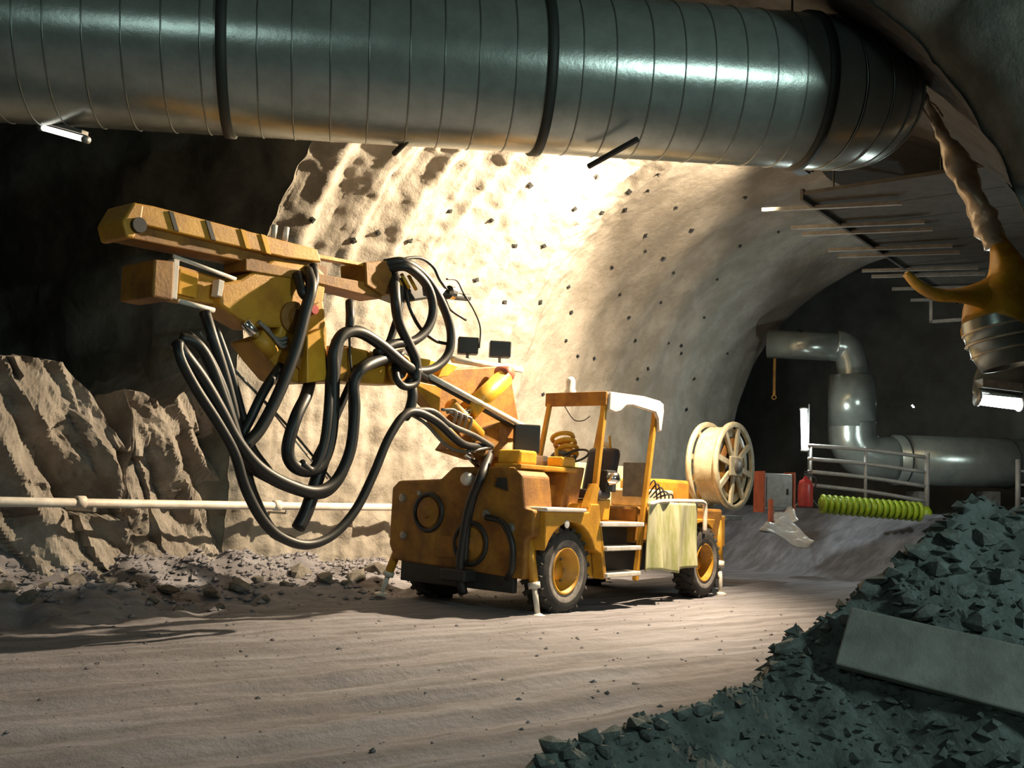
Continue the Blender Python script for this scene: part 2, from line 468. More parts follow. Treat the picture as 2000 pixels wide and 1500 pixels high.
def rock_mesh(seed):
    rnd = random.Random(seed * 11 + 3); bm = nbm()
    for k in range(22):
        v = Vector((rnd.gauss(0, 1), rnd.gauss(0, 1), rnd.gauss(0, 1))).normalized() * rnd.uniform(0.8, 1.15)
        bm.verts.new((v.x * 1.2, v.y * 0.9, v.z * 0.7))
    bmesh.ops.convex_hull(bm, input=bm.verts)
    me = bpy.data.meshes.new('stone'); bm.to_mesh(me); bm.free(); return me
ROCKS = [rock_mesh(i) for i in range(5)]
def stone(name, i, p, r, m, label, cat, group):
    me = ROCKS[i % 5]
    key = (i % 5, m)
    if key not in stone.cache:
        me = me.copy(); me.materials.append(M[m]); stone.cache[key] = me
    o = bpy.data.objects.new(name, stone.cache[key]); COL.objects.link(o)
    o.location = p; o.scale = (r * random.uniform(0.85, 1.2), r * random.uniform(0.85, 1.2), r)
    o.rotation_euler = (random.uniform(-0.4, 0.4), random.uniform(-0.4, 0.4), random.uniform(0, 6.28))
    return tag(o, label, cat, group)
stone.cache = {}
i = 0
for x, y, r in ((1030, 1478, .075), (1060, 1492, .06), (1085, 1462, .085), (1110, 1480, .06), (1140, 1462, .05), (1150, 1445, .075), (1190, 1438, .06), (1215, 1448, .05),
                (1240, 1420, .07), (1262, 1436, .05), (1290, 1412, .05), (1330, 1398, .065), (1370, 1388, .06), (1400, 1400, .045), (1125, 1490, .07), (1180, 1470, .05)):
    p, n = on_mound(x, y)
    if p: stone('stone', i, p + n * r * 0.25, r, 'muckstone', 'dark angular stone lying on the low rim of the muck pile', 'stone', 'stones on the low rim of the muck pile'); i += 1
for x, y, r in ((1585, 1225, .11), (1625, 1195, .10), (1655, 1215, .08), (1700, 1150, .10), (1745, 1125, .09), (1770, 1170, .07), (1790, 1075, .10), (1835, 1110, .12), (1862, 1045, .09),
                (1890, 1150, .08), (1930, 1050, .11), (1960, 1120, .09), (1985, 1030, .10), (1720, 1205, .07), (1810, 1195, .09), (1905, 1210, .1), (1540, 1262, .08), (1520, 1300, .07)):
    p, n = on_mound(x, y)
    if p: stone('boulder', i, p - n * r * 0.1, r * 0.9, 'muckstone', 'dark lump of broken rock on the steep face of the muck pile', 'boulder', 'lumps on the steep face of the muck pile'); i += 1
# pale slab lying on the pile
def make_slab():
    q = []
    for x, y in ((1655, 1266), (1990, 1350)):
        p, n = on_mound(x, y); q.append(p)
    a, b = q; d = (b - a).normalized(); p, n = on_mound(1830, 1308)
    n = (n + Vector((0, -0.9, 0.5))).normalized(); n = (n - d * n.dot(d)).normalized(); s = n.cross(d)
    L = (b - a).length
    mtx = Matrix((d, s, n)).transposed().to_4x4(); mtx.translation = a + n * 0.13
    bm = nbm(); box(bm, 0, L * 1.25, -0.16, 0.22, -0.06, 0.02)
    o = obj('concrete_slab', bm, 'slab', bevel=0.012); o.matrix_world = mtx
    tag(o, 'long pale grey slab lying on the muck pile', 'slab')
make_slab()

# ------------------------------------------------------------------ rock bench left of the tunnel mouth
def lerp_tab(tab, x):
    if x <= tab[0][0]: return tab[0][1]
    for (a, va), (b, vb) in zip(tab, tab[1:]):
        if x <= b: return va + (vb - va) * (x - a) / (b - a)
    return tab[-1][1]
TOP = [(-9, 2.9), (-5.2, 2.8), (-4.7, 2.85), (-4.1, 2.85), (-3.75, 2.5), (-3.5, 2.2), (-3.33, 1.85), (-3.27, 1.85), (-3.22, 2.6), (-3.0, 2.6), (-2.65, 2.4), (-2.3, 2.65), (-2.0, 3.1), (-1.75, 3.5), (-1.5, 3.6)]
def make_bench():
    bm = nbm(); nt, nz = 230, 95
    def fn(a, b):
        t = -9 + 7.45 * a
        top = lerp_tab(TOP, t)
        if b < 0.72:
            f = b / 0.72; z = -0.2 + (top + 0.2) * f; u = 4.45 + 0.16 * z / 3
            k = 1.0
        else:
            f = (b - 0.72) / 0.28; z = top - 0.25 * f; u = 4.6 + 3.2 * f; k = 0.35
        p = Vector((t, u, z))
        sl = Vector((t * 1.3 + z * 0.7, u, z * 0.5 - t * 0.3))
        v = noise.voronoi(sl * 1.5)
        q2 = Vector((t * 1.5 + z * 0.9, 0.3, z * 0.35 - t * 0.2)); d = 0.18 * (v[0][0] - v[0][1]) + 0.55 * (abs(noise.noise(q2)) - 0.25) + 0.30 * fbm(sl * 1.6, 5) + 0.05 * (0.5 - noise.voronoi(p * 6)[0][0])
        c = v[1][0]
        d += 0.42 * noise.noise(c * 3.7)
        d += 0.45 * sstep(-3.45, -3.28, t) * sstep(-2.9, -3.2, t) * 0.0
        u += d * k * 0.75 + 0.05
        # rubble toe
        u -= 0.55 * max(0, 1 - z / 0.75) ** 1.5 + 0.10 * (1 - sstep(0.5, 1.2, z))
        z += 0.08 * d
        return wor(t, u, z)
    grid(bm, nt, nz, fn)
    bmesh.ops.recalc_face_normals(bm, faces=bm.faces)
    o = obj('wall_bench', bm, 'rock', smooth=False, kind='structure')
    return o
bench = make_bench(); bench_b = bvh(bench)
def loose(x, y, u, r, i):
    l = pu(x, y, u); p = wor(l.x, l.y, 0); z = floor_z(p.x, p.y)
    return stone('loose_rock', i, (p.x, p.y, z + r * 0.35), r, 'boulder', 'grey loose rock lying on the ground at the toe of the lit wall', 'rock', 'loose rocks along the toe of the lit wall')
for k, (x, y, u, r) in enumerate(((215, 1090, 3.6, .10), (150, 1075, 3.7, .13), (95, 1090, 3.6, .09), (330, 1090, 3.4, .12), (420, 1110, 3.2, .12), (470, 1100, 3.4, .15), (560, 1100, 3.2, .10), (640, 1090, 3.2, .13),
        (700, 1070, 3.4, .16), (350, 1160, 2.7, .08), (430, 1165, 2.6, .07), (520, 1150, 2.7, .08), (300, 1130, 3.0, .08), (60, 1130, 3.2, .1), (590, 1070, 3.7, .15), (680, 1110, 3.0, .09), (735, 1045, 3.5, .2), (20, 1080, 3.5, .12), (270, 1100, 3.5, .08), (505, 1085, 3.5, .09))):
    loose(x, y, u, r, k)

# gravel strewn over the floor: too many and too small to count
def make_gravel():
    rnd = random.Random(5); bm = nbm()
    def peb(p, r):
        vs = []
        for q in ((1, 0, 0), (-1, 0, 0), (0, 1, 0), (0, -1, 0), (0, 0, 1), (0, 0, -1)):
            vs.append(bm.verts.new(Vector(p) + Vector((q[0] * r * rnd.uniform(.7, 1.4), q[1] * r * rnd.uniform(.7, 1.4), q[2] * r * rnd.uniform(.5, .9))) + Vector((rnd.uniform(-.3, .3), rnd.uniform(-.3, .3), 0)) * r))
        for a in (0, 1):
            for b in (2, 3):
                for c in (4, 5):
                    fc = (vs[a], vs[b], vs[c])
                    bm.faces.new(fc if (a + b + c) % 2 == 0 else fc[::-1])
    for k in range(2200):
        if k < 1500: t, u = rnd.uniform(-7, 1.5), 4.4 - abs(rnd.gauss(0, 0.75))
        else: t, u = rnd.uniform(-9, 3), rnd.uniform(-5.5, 4)
        p = wor(t, u, 0); r = 0.008 + 0.02 * rnd.random() ** 3 if k >= 1500 else 0.015 + 0.055 * rnd.random() ** 3
        peb((p.x, p.y, floor_z(p.x, p.y) + r * 0.2), r)
    bmesh.ops.recalc_face_normals(bm, faces=bm.faces)
    obj('gravel', bm, 'ground', floor_o, kind='stuff')
make_gravel()

# white service pipe along the wall
def make_pipe():
    root = empty('service_pipe', wor(-8, 4.0, 0), ANG)
    bm = nbm(); tube(bm, [(0, 0, 1.13), (4, 0.0, 1.14), (7.5, 0.0, 1.16), (10.2, 0.05, 1.18)], 0.055, 12); obj('pipe_run', bm, 'pipe', root, smooth=True)
    for t in (1.0, 3.9, 6.8, 9.6):
        bm = nbm(); lathe(bm, [(0.056, -0.06), (0.075, -0.05), (0.075, 0.05), (0.056, 0.06)], (t, 0.0, 1.135 + t * 0.004), (1, 0, 0), 14); obj('coupling', bm, 'pipe', root, smooth=True)
        bm = nbm(); box(bm, t + 0.15, t + 0.19, -0.02, 0.6, 1.04, 1.07); box(bm, t + 0.15, t + 0.19, -0.03, -0.005, 1.04, 1.1); obj('bracket', bm, 'greysteel', root)
    tag(root, 'white service pipe running level along the rough lit wall', 'pipe')
make_pipe()

# rock bolts and dark pockets on the lining
wl_b = bvh(wall_left)
def bolt_mesh():
    bm = nbm(); box(bm, -0.035, 0.035, -0.035, 0.035, 0, 0.02); lathe(bm, [(0.022, 0.02), (0.018, 0.05), (0.001, 0.05)], (0, 0, 0), (0, 0, 1), 8)
    me = bpy.data.meshes.new('bolt_plate'); bm.to_mesh(me); bm.free(); me.materials.append(M['blackmetal']); return me
bolt_me = bolt_mesh()
BOLTS = [(610, 430), (738, 455), (878, 412), (930, 547), (1035, 362), (1062, 480), (1122, 408), (1165, 345), (1228, 375), (1220, 410), (1265, 372), (1285, 340), (1175, 415), (1320, 405), (1195, 522), (1315, 532), (1260, 460), (1260, 490),
         (1210, 575), (1228, 620), (1110, 560), (1115, 610), (1295, 505), (1520, 452), (1455, 385), (1240, 665), (1305, 670), (1330, 675), (1330, 690), (1265, 720), (1355, 740), (1128, 695), (1160, 700), (1105, 665), (1420, 690), (1400, 545), (1445, 480),
         (1060, 770), (1095, 770), (985, 590), (1055, 590), (1005, 480), (800, 470), (690, 470), (1340, 800), (1245, 740), (1375, 620), (1290, 590), (1350, 450), (960, 430)]
for x, y in BOLTS:
    h = wl_b.ray_cast(CAM, ray(x, y).normalized())
    if h[0] is None: continue
    n = h[1] if h[1].dot(ray(x, y)) < 0 else -h[1]
    o = bpy.data.objects.new('bolt_plate', bolt_me); COL.objects.link(o); o.parent = wall_left
    o.location = h[0] - n * 0.004
    o.rotation_euler = (n.to_track_quat('Z', 'Y') @ Quaternion((0, 0, 1), random.uniform(0, 1.5))).to_euler(); o.scale = (random.uniform(0.7, 1.5), random.uniform(0.7, 1.3), 1)

# ------------------------------------------------------------------ big ventilation duct across the tunnel mouth
RD = 0.80
DA, DB = pdep(0, 68, 9.35), pdep(1560, 180, 10.7)
dax = (DB - DA).normalized()
def at_px(x):   # parameter along the duct axis that shows at pixel column x
    lo, hi = -6.0, 12.0
    for _ in range(40):
        mid = (lo + hi) / 2; q = DA + dax * mid - CAM
        px = 1000 + FPX * q.dot(c_r) / q.dot(c_f)
        if px < x: lo = mid
        else: hi = mid
    return lo
def make_duct():
    root = empty('ventilation_duct', DA + dax * 3)
    def P(p): return Vector(p) - root.location
    L1 = (DB - DA).length
    joints = [at_px(-480), at_px(450), at_px(1050), at_px(1560)]
    for a, b in zip(joints, joints[1:]):
        bm = nbm(); lathe(bm, [(RD, 0), (RD, b - a)], P(DA + dax * a), dax, 72); obj('duct_section', bm, 'galv', root, smooth=True)
    for a in joints[1:]:
        bm = nbm(); lathe(bm, [(RD, -0.05), (RD + 0.03, -0.045), (RD + 0.03, 0.045), (RD, 0.05)], P(DA + dax * a), dax, 72); obj('clamp_band', bm, 'galv_dark', root, smooth=True)
    xs = [-60, 15, 75, 130, 200, 270, 342, 412, 515, 578, 648, 718, 792, 855, 918, 985, 1105, 1165, 1232, 1290, 1345, 1402, 1458, 1512]
    for x in xs:
        bm = nbm(); torus(bm, P(DA + dax * at_px(x)), dax, RD + 0.001, 0.008, 72, 6); obj('seam', bm, 'seam', root, smooth=True)
    # elbow turning away into the tunnel, made of gores
    d2 = (ray(1650, 190)).normalized()
    n = (d2 - dax * d2.dot(dax)).normalized(); ang = math.acos(dax.dot(d2)); BR = 0.95
    cen = DB + n * BR
    def elb(th): return cen - n * BR * math.cos(th) + dax * BR * math.sin(th)
    K = 5
    for k in range(K):
        th = [ang * (k + f / 4) / K for f in range(5)]
        bm = nbm(); tube(bm, [P(elb(x)) for x in th], RD, 64, caps=False); obj('elbow_gore', bm, 'galv', root, smooth=True)
        thb = ang * (k + 1) / K
        tg = dax * math.cos(thb) + n * math.sin(thb)
        bm = nbm(); torus(bm, P(elb(thb)), tg, RD + 0.002, 0.010, 64, 6); obj('seam', bm, 'seam', root, smooth=True)
    e = elb(ang)
    bm = nbm(); lathe(bm, [(RD, 0), (RD, 0.2), (0.02, 0.22)], P(e), d2, 64); obj('duct_tail', bm, 'galv', root, smooth=True)
    # hanger rods and the short stubs that stick out below
    for x, y, x2, y2 in ((770, 300, 822, 248), (1150, 325, 1245, 272)):
        a = pdep(x, y, 10.15); b = pdep(x2, y2, 9.75)
        bm = nbm(); tube(bm, [P(a), P(b)], 0.03, 8); obj('hanger_stub', bm, 'blackmetal', root)
    for x in (300, 1050, 1545):
        c = DA + dax * at_px(x)
        bm = nbm(); tube(bm, [P(c + Vector((0, 0, RD))), P(c + Vector((0, 0, RD + 1.6)))], 0.012, 6); obj('hanger_rod', bm, 'blackmetal', root)
    tag(root, 'large galvanised spiral ventilation duct hanging across the tunnel mouth, elbow at its end', 'duct')
make_duct()

# small lit batten below the duct at far left
def batten(name, p, q, r, tube_mat, label, group=None, light=0.0, housing=True):
    p, q = Vector(p), Vector(q); root = empty(name, (p + q) / 2); c = root.location
    d = (q - p).normalized()
    bm = nbm(); tube(bm, [p - c, q - c], r, 12); obj('lamp_tube', bm, tube_mat, root, smooth=True)
    for e, s in ((p, -1), (q, 1)):
        bm = nbm(); tube(bm, [e - c - d * 0.002, e - c + d * s * 0.05], r * 1.25, 12); obj('end_cap', bm, 'greysteel', root, smooth=True)
    if housing:
        up = Vector((0, 0, r * 1.6)); sd = d.cross(Vector((0, 0, 1))).normalized() * r * 1.3
        bm = nbm()
        vs = [bm.verts.new(v) for v in (p - c + up - sd, p - c + up + sd, q - c + up + sd, q - c + up - sd, p - c + up * 1.8 - sd, p - c + up * 1.8 + sd, q - c + up * 1.8 + sd, q - c + up * 1.8 - sd)]
        for f in ((0, 1, 2, 3), (7, 6, 5, 4), (0, 4, 5, 1), (2, 6, 7, 3), (1, 5, 6, 2), (0, 3, 7, 4)): bm.faces.new([vs[i] for i in f])
        bmesh.ops.recalc_face_normals(bm, faces=bm.faces)
        obj('housing', bm, 'greysteel', root)
    tag(root, label, 'lamp', group)
    if light > 0:
        lp = lamp(name + '_glow', 'POINT', c + Vector((0, 0, -r * 1.5)) if housing else c + (CAM - c).normalized() * r * 2.2, light, (0.86, 1.0, 0.95), shadow_soft_size=r)
    return root
b1 = batten('batten_lamp', pdep(85, 250, 9.6), pdep(165, 272, 9.3), 0.028, 'tube_soft', 'short lit batten lamp hanging under the big duct')
bm = nbm(); tube(bm, [pdep(95, 242, 9.5) - b1.location, pdep(88, 225, 9.5) - b1.location], 0.008, 6); obj('hook', bm, 'blackmetal', b1)

# ------------------------------------------------------------------ floodlight under the crown
def make_flood(P, name_label, rod_len):
    root = empty('floodlight', P, ANG)
    bm = nbm(); box(bm, -0.2, 0.2, -0.12, 0.1, -0.12, 0.14); h = obj('lamp_head', bm, 'blackmetal', root, bevel=0.02)
    for k in range(5):
        bm = nbm(); box(bm, -0.17 + 0.08 * k, -0.15 + 0.08 * k, -0.18, -0.12, -0.1, 0.12); obj('cooling_fin', bm, 'blackmetal', h)
    bm = nbm(); tube(bm, [(0, 0, 0.2), (0, 0, rod_len)], 0.02, 8); obj('hanger_rod', bm, 'blackmetal', root)
    bm = nbm(); box(bm, -0.24, 0.24, -0.03, 0.03, 0.18, 0.21); box(bm, -0.24, -0.21, -0.03, 0.03, 0.0, 0.2); box(bm, 0.21, 0.24, -0.03, 0.03, 0.0, 0.2); obj('yoke', bm, 'blackmetal', root)
    tag(root, name_label, 'floodlight')
make_flood(LAMP_P, 'black floodlight hung behind the big duct near its elbow', 1.0)
make_flood(LAMP_Q, 'black floodlight hung under the crown in front of the service deck', 1.0)

# ------------------------------------------------------------------ suspended service deck with cross bars
def make_deck():
    root = empty('service_deck', wor(4.6, -2.2, 6.4), ANG)
    bm = nbm(); n = 9; w = 9.6 / n
    for k in range(n):
        bm = nbm(); box(bm, k * w + 0.01, (k + 1) * w - 0.01, -1.9, 0.95, 0.0, 0.06); obj('deck_panel', bm, 'deck', root)
    for y in (-1.9, 0.93):
        bm = nbm(); box(bm, 0, 9.6, y, y + 0.05, -0.08, 0.1); obj('edge_beam', bm, 'deck', root)
    for t in (0.3, 1.55, 2.05, 3.35, 3.9, 5.3, 5.9, 7.3, 8.7):
        bm = nbm(); a = Vector((t, 1.75, -0.06)); b = Vector((t + 0.55, -0.35, -0.10))
        d = (b - a).normalized(); s = Vector((-d.y, d.x, 0)); mt = Matrix((d, s, Vector((0, 0, 1)))).transposed().to_4x4(); mt.translation = a
        box(bm, 0, (b - a).length, -0.035, 0.035, -0.03, 0.03, mt); obj('cross_bar', bm, 'bar', root)
    for t in (1.0, 4.5, 8.2):
        for y in (-0.9, 0.8):
            bm = nbm(); tube(bm, [(t, y, 0.06), (t, y, 1.0 if y > 0 else 0.6)], 0.015, 6); obj('hanger_rod', bm, 'blackmetal', root)
    # small bracket frame at the far end
    bm = nbm()
    box(bm, 8.75, 8.82, 0.55, 1.35, -0.62, -0.55); box(bm, 8.75, 8.82, 1.28, 1.35, -0.62, -0.08); obj('bracket_frame', bm, 'bar', root)
    tag(root, 'dark suspended service deck with protruding steel cross bars under the crown', 'service deck')
make_deck()

# ------------------------------------------------------------------ drilling rig
rig = empty('drilling_rig', ORG, ANG)
tag(rig, 'dirty yellow wheeled drilling rig with raised boom, black hoses and canopy', 'drilling rig')
def pol(pts, u): return [(lambda l: (l.x, l.z))(pu(x, y, u)) for x, y in pts]
def part(name, bm, m, smooth=False, bevel=0.0, parent=None):
    return obj(name, bm, m, parent or rig, smooth, bevel)
def plate(name, pts, u0, u1, m, bevel=0.012, parent=None):
    bm = nbm(); prism(bm, pol(pts, u0), 'u', u0, u1); return part(name, bm, m, bevel=bevel, parent=parent)
def bx(name, a, m, bevel=0.012, parent=None):
    bm = nbm(); box(bm, *a); return part(name, bm, m, bevel=bevel, parent=parent)
def rod(name, pts, r, m, seg=12, parent=None):
    bm = nbm(); tube(bm, pts, r, seg); return part(name, bm, m, smooth=seg > 6, parent=parent)

# chassis and bodywork (t forward is negative, u=0 is the side with the ladder)
bx('chassis', (-0.2, 5.2, 0.45, 1.95, 0.42, 0.85), 'blackmetal')
# front bodywork: leaning front plate with a hood behind it
bm = nbm(); prism(bm, [(0.12, 0.44), (2.30, 0.52), (2.42, 0.72), (2.42, 1.48), (2.30, 1.58), (1.55, 1.62), (1.35, 1.78), (0.35, 1.80), (0.22, 1.70), (0.16, 1.30), (0.02, 1.28), (0.02, 0.98), (0.12, 0.92)], 't', -0.55, 0.05)
front = part('front_bodywork', bm, 'brown', bevel=0.03)
bx('hood', (0.05, 0.75, 0.45, 2.3, 0.85, 1.62), 'brown', 0.03)
bx('lower_skirt', (-0.52, -0.44, 0.3, 2.2, 0.26, 0.55), 'blackmetal', 0.01, front)
# details on the front plate
for u, z, r in ((2.2, 1.35, .06), (2.15, 0.85, .055), (0.75, 1.2, .055), (0.35, 1.05, .06), (0.9, 1.62, .045), (1.9, 1.42, .035)):
    bm = nbm(); lathe(bm, [(r, 0), (r, 0.02), (r * .6, 0.03), (0.001, 0.03)], (-0.55, u, z), (-1, 0, 0), 16); part('round_cover', bm, 'greysteel', parent=front)
for u, z, r in ((1.72, 1.18, .24), (0.98, 0.82, .26)):
    bm = nbm(); torus(bm, (-0.56, u, z), (1, 0, 0), r, 0.03, 32, 8); part('port_ring', bm, 'blackmetal', smooth=True, parent=front)
    bm = nbm(); lathe(bm, [(r * .8, 0), (r * .8, .025), (r * .35, .05), (r * .3, .1), (0.001, .1)], (-0.55, u, z), (-1, 0, 0), 24); part('port_cover', bm, 'brown', parent=front)
bx('access_panel', (-0.57, -0.55, 1.2, 1.55, 0.62, 0.9), 'brown', 0.008, front)
bm = nbm(); prism(bm, [(0.42, 1.5), (0.62, 1.55), (0.58, 1.66), (0.45, 1.66)], 't', -0.575, -0.55); part('vent_slot', bm, 'blackmetal', parent=front)
bm = nbm(); lathe(bm, [(0.03, 0.0), (0.085, 0.02), (0.09, 0.10), (0.07, 0.14), (0.001, 0.15)], (-0.55, 1.02, 1.62), (-1, 0, 0.1), 18); part('headlamp', bm, 'white', smooth=True)
bx('tow_hitch', (-0.75, -0.5, 0.9, 1.3, 0.35, 0.5), 'blackmetal', 0.02)
bx('front_platform', (-0.5, 0.75, 0.28, 0.7, 1.78, 1.84), 'yellow')
bx('valve_cover', (-0.42, -0.05, 0.36, 0.72, 1.84, 2.02), 'yellow_clean', 0.03)
bx('valve_cover', (0.42, 0.75, 0.30, 0.55, 1.84, 1.98), 'yellow_clean', 0.03)
# fender with wheel arch
def fender(tc, pts_top, r=0.62, u0=-0.06, u1=0.42, a0=25, a1=155, z=0.53, name='fender', m='yellow'):
    arc = [(tc + r * math.cos(math.radians(a)), z + r * math.sin(math.radians(a))) for a in range(a0, a1 + 1, 13)]
    bm = nbm(); prism(bm, arc + pts_top, 'u', u0, u1); return part(name, bm, m, bevel=0.012)
fender(0.17, [(-0.40, 0.86), (-0.40, 1.27), (0.55, 1.27), (0.62, 1.38), (0.80, 1.38), (0.86, 1.1), (0.98, 0.7)])
bx('fender_top', (-0.44, 0.45, -0.10, 0.45, 1.27, 1.32), 'white', 0.015)
bm = nbm(); lathe(bm, [(0.05, 0), (0.05, 0.012), (0.001, 0.014)], (0.05, -0.06, 1.12), (0, -1, 0), 16); part('round_sticker', bm, 'sheet')
fender(4.0, [(3.42, 0.95), (3.45, 1.12), (3.72, 1.2), (4.45, 1.2)], name='rear_fender', u0=0.06, a0=55)
# wheels
def wheel(tc, u0, u1, side):
    R, w = 0.53, 0.32
    um = (u0 + u1) / 2
    o = empty('wheel', (tc, um, R)); o.parent = rig
    def L(prof, name, m, seg=40, smooth=True, par=None):
        bm = nbm(); lathe(bm, prof, (0, 0, 0), (0, side, 0), seg); return obj(name, bm, m, par or o, smooth)
    L([(0.30, -0.15), (0.46, -0.16), (0.52, -0.13), (0.53, 0), (0.52, 0.13), (0.49, 0.155)], 'tyre', 'tyre')
    L([(0.49, 0.155), (0.45, 0.172), (0.39, 0.172)], 'sidewall', 'tyre')
    L([(0.39, 0.172), (0.35, 0.168), (0.30, 0.15)], 'bead', 'tyre_dust')
    L([(0.30, 0.15), (0.29, 0.165), (0.27, 0.16), (0.25, -0.02), (0.13, -0.05), (0.12, 0.03), (0.001, 0.03)], 'rim', 'yellow', 32)
    bm = nbm()
    for k in range(22):
        a = 2 * math.pi * k / 22
        for s in (-1, 1):
            mt = Matrix.Rotation(-a - s * 0.07, 4, 'Y') @ Matrix.Translation((0, s * 0.085, R - 0.005)) @ Matrix.Rotation(s * 0.5, 4, 'Z')
            box(bm, -0.028, 0.028, -0.075, 0.075, -0.02, 0.022, mt)
    obj('tread', bm, 'tyre', o)
    bm = nbm()
    for k in range(8):
        a = 2 * math.pi * k / 8
        lathe(bm, [(0.016, -0.04), (0.016, 0.0), (0.001, 0.0)], (0.19 * math.cos(a), 0, 0.19 * math.sin(a)), (0, side, 0), 6)
    obj('nut_ring', bm, 'greysteel', o)
wheel(0.17, 0.0, 0.32, -1); wheel(4.0, 0.0, 0.32, -1)
wheel(0.17, 1.98, 2.3, 1); wheel(4.0, 1.98, 2.3, 1)
rod('axle', [(0.17, 0.3, 0.53), (0.17, 2.0, 0.53)], 0.09, 'blackmetal'); rod('axle', [(4.0, 0.3, 0.53), (4.0, 2.0, 0.53)], 0.09, 'blackmetal')
# outriggers
def jack(top, foot, m='yellow'):
    top, foot = Vector(top), Vector(foot); d = foot - top
    a = rod('outrigger', [top, top + d * 0.62], 0.062, m, 10)
    rod('jack_rod', [top + d * 0.6, foot], 0.036, 'pipe', 10, a)
    rod('collar', [top + d * 0.58, top + d * 0.66], 0.078, 'pipe', 10, a)
    bm = nbm(); lathe(bm, [(0.001, 0.0), (0.09, 0.0), (0.09, 0.025), (0.03, 0.05), (0.001, 0.05)], foot, (0, 0, 1), 14); part('jack_foot', bm, 'pipe', parent=a)
jack((-0.42, 0.18, 0.98), (-0.40, 0.0, 0.0))
jack((-0.42, 2.30, 0.80), (-0.52, 2.55, 0.03))
jack((4.85, 0.22, 1.25), (4.62, 0.02, 0.0)); jack((4.85, 2.1, 1.2), (4.85, 2.3, 0.0))
bx('rear_bumper', (4.75, 5.1, 0.2, 2.1, 0.75, 1.25), 'yellow')

# cab: canopy posts, roof, seat, console
def pole(a, b, r, m='yellow', name='canopy_post'):
    a, b = Vector(a), Vector(b); d = (b - a).normalized(); s = Vector((0, 1, 0)); s = (s - d * s.dot(d)).normalized(); n = d.cross(s)
    mt = Matrix((d, s, n)).transposed().to_4x4(); mt.translation = a
    bm = nbm(); box(bm, 0, (b - a).length, -r, r, -r, r, mt); return part(name, bm, m, bevel=0.008)
pole((0.76, 0.03, 1.15), (0.99, 0.03, 2.80), 0.036)
pole((1.93, 0.03, 0.34), (2.36, 0.03, 2.75), 0.036)
pole((0.66, 0.92, 1.55), (0.99, 0.92, 2.85), 0.03)
pole((2.0, 0.92, 1.55), (2.36, 0.92, 2.80), 0.03)
pole((0.62, 0.03, 1.30), (0.80, 0.03, 1.62), 0.06, name='post_gusset')
bx('canopy_roof', (0.97, 2.40, -0.02, 0.97, 2.84, 2.88), 'white', 0.02)
bx('front_fascia', (0.93, 0.98, -0.02, 0.98, 2.70, 2.89), 'brown', 0.01)
bm = nbm(); prism(bm, [(0.99, 2.64), (1.0, 2.89), (1.9, 2.92), (2.36, 2.90), (2.47, 2.86), (2.48, 2.74), (2.42, 2.46), (2.36, 2.46), (2.33, 2.62), (2.24, 2.72), (1.6, 2.76), (1.42, 2.74), (1.28, 2.65), (1.15, 2.62)], 'u', -0.05, 0.0)
part('side_fascia', bm, 'white', bevel=0.015)
bm = nbm(); lathe(bm, [(0.001, 0.26), (0.04, 0.25), (0.065, 0.2), (0.065, 0.08), (0.08, 0.06), (0.08, 0.0)], (1.02, 0.62, 2.86), (0, 0, 1), 16); part('beacon', bm, 'pipe', smooth=True)
rod('wire', spline([(0.96, 0.68, 2.72), (0.97, 0.52, 2.52), (0.97, 0.36, 2.50), (0.97, 0.25, 2.56)]), 0.007, 'blackmetal', 6)
bx('cab_floor', (0.6, 2.05, 0.05, 1.1, 1.08, 1.15), 'brown', 0.01)
bm = nbm(); prism(bm, [(0.42, 1.30), (0.80, 1.30), (0.98, 1.86), (0.62, 1.86)], 'u', 0.30, 1.02); part('console', bm, 'brown', bevel=0.02)
bx('console_top', (0.62, 0.74, 0.75, 0.95, 1.86, 2.0), 'pipe', 0.02)
bm = nbm(); prism(bm, [(1.05, 1.15), (1.55, 1.15), (1.58, 1.45), (1.10, 1.42)], 'u', 0.25, 0.8); seat_b = part('seat_base', bm, 'yellow', bevel=0.02)
bx('seat_cushion', (1.12, 1.55, 0.22, 0.74, 1.45, 1.58), 'navy', 0.05)
bm = nbm(); prism(bm, [(1.5, 1.55), (1.66, 1.55), (1.82, 2.1), (1.76, 2.18), (1.66, 2.16)], 'u', 0.24, 0.72); part('seat_back', bm, 'navy', bevel=0.06)
bm = nbm(); torus(bm, (1.02, 0.5, 2.02), (-0.5, 0, 0.85), 0.19, 0.016, 28, 8); part('steering_wheel', bm, 'blackmetal', smooth=True)
rod('steering_column', [(0.85, 0.5, 1.72), (1.02, 0.5, 2.02)], 0.03, 'blackmetal')
for k, (t, u, z) in enumerate(((1.22, 0.86, 2.28), (1.26, 0.84, 2.2), (1.30, 0.82, 2.12), (1.34, 0.84, 2.05), (1.24, 0.9, 2.02))):
    bm = nbm(); torus(bm, (t, u, z), (0.25, 0.35, 0.9), 0.15 - 0.008 * k, 0.032, 22, 8); part('hose_coil', bm, 'yellow_clean' if k < 4 else 'cable', smooth=True)
bm = nbm(); torus(bm, (1.92, 0.55, 1.98), (0.8, -0.55, 0.2), 0.26, 0.04, 26, 8); part('hose_coil', bm, 'reel', smooth=True)
rod('lever', [(1.85, 0.4, 1.7), (1.66, 0.36, 2.34)], 0.016, 'yellow_clean')
rod('lever', [(1.05, 0.82, 1.6), (1.02, 0.82, 2.12)], 0.028, 'yellow_clean')
bm = nbm(); lathe(bm, [(0.001, .16), (0.06, .15), (0.085, .08), (0.085, 0)], (1.42, 0.2, 1.72), (0.3, -1, 0.3), 16); part('gauge', bm, 'chrome', smooth=True)
bx('gauge_box', (1.35, 1.6, 0.18, 0.4, 1.55, 1.85), 'blackmetal', 0.02)
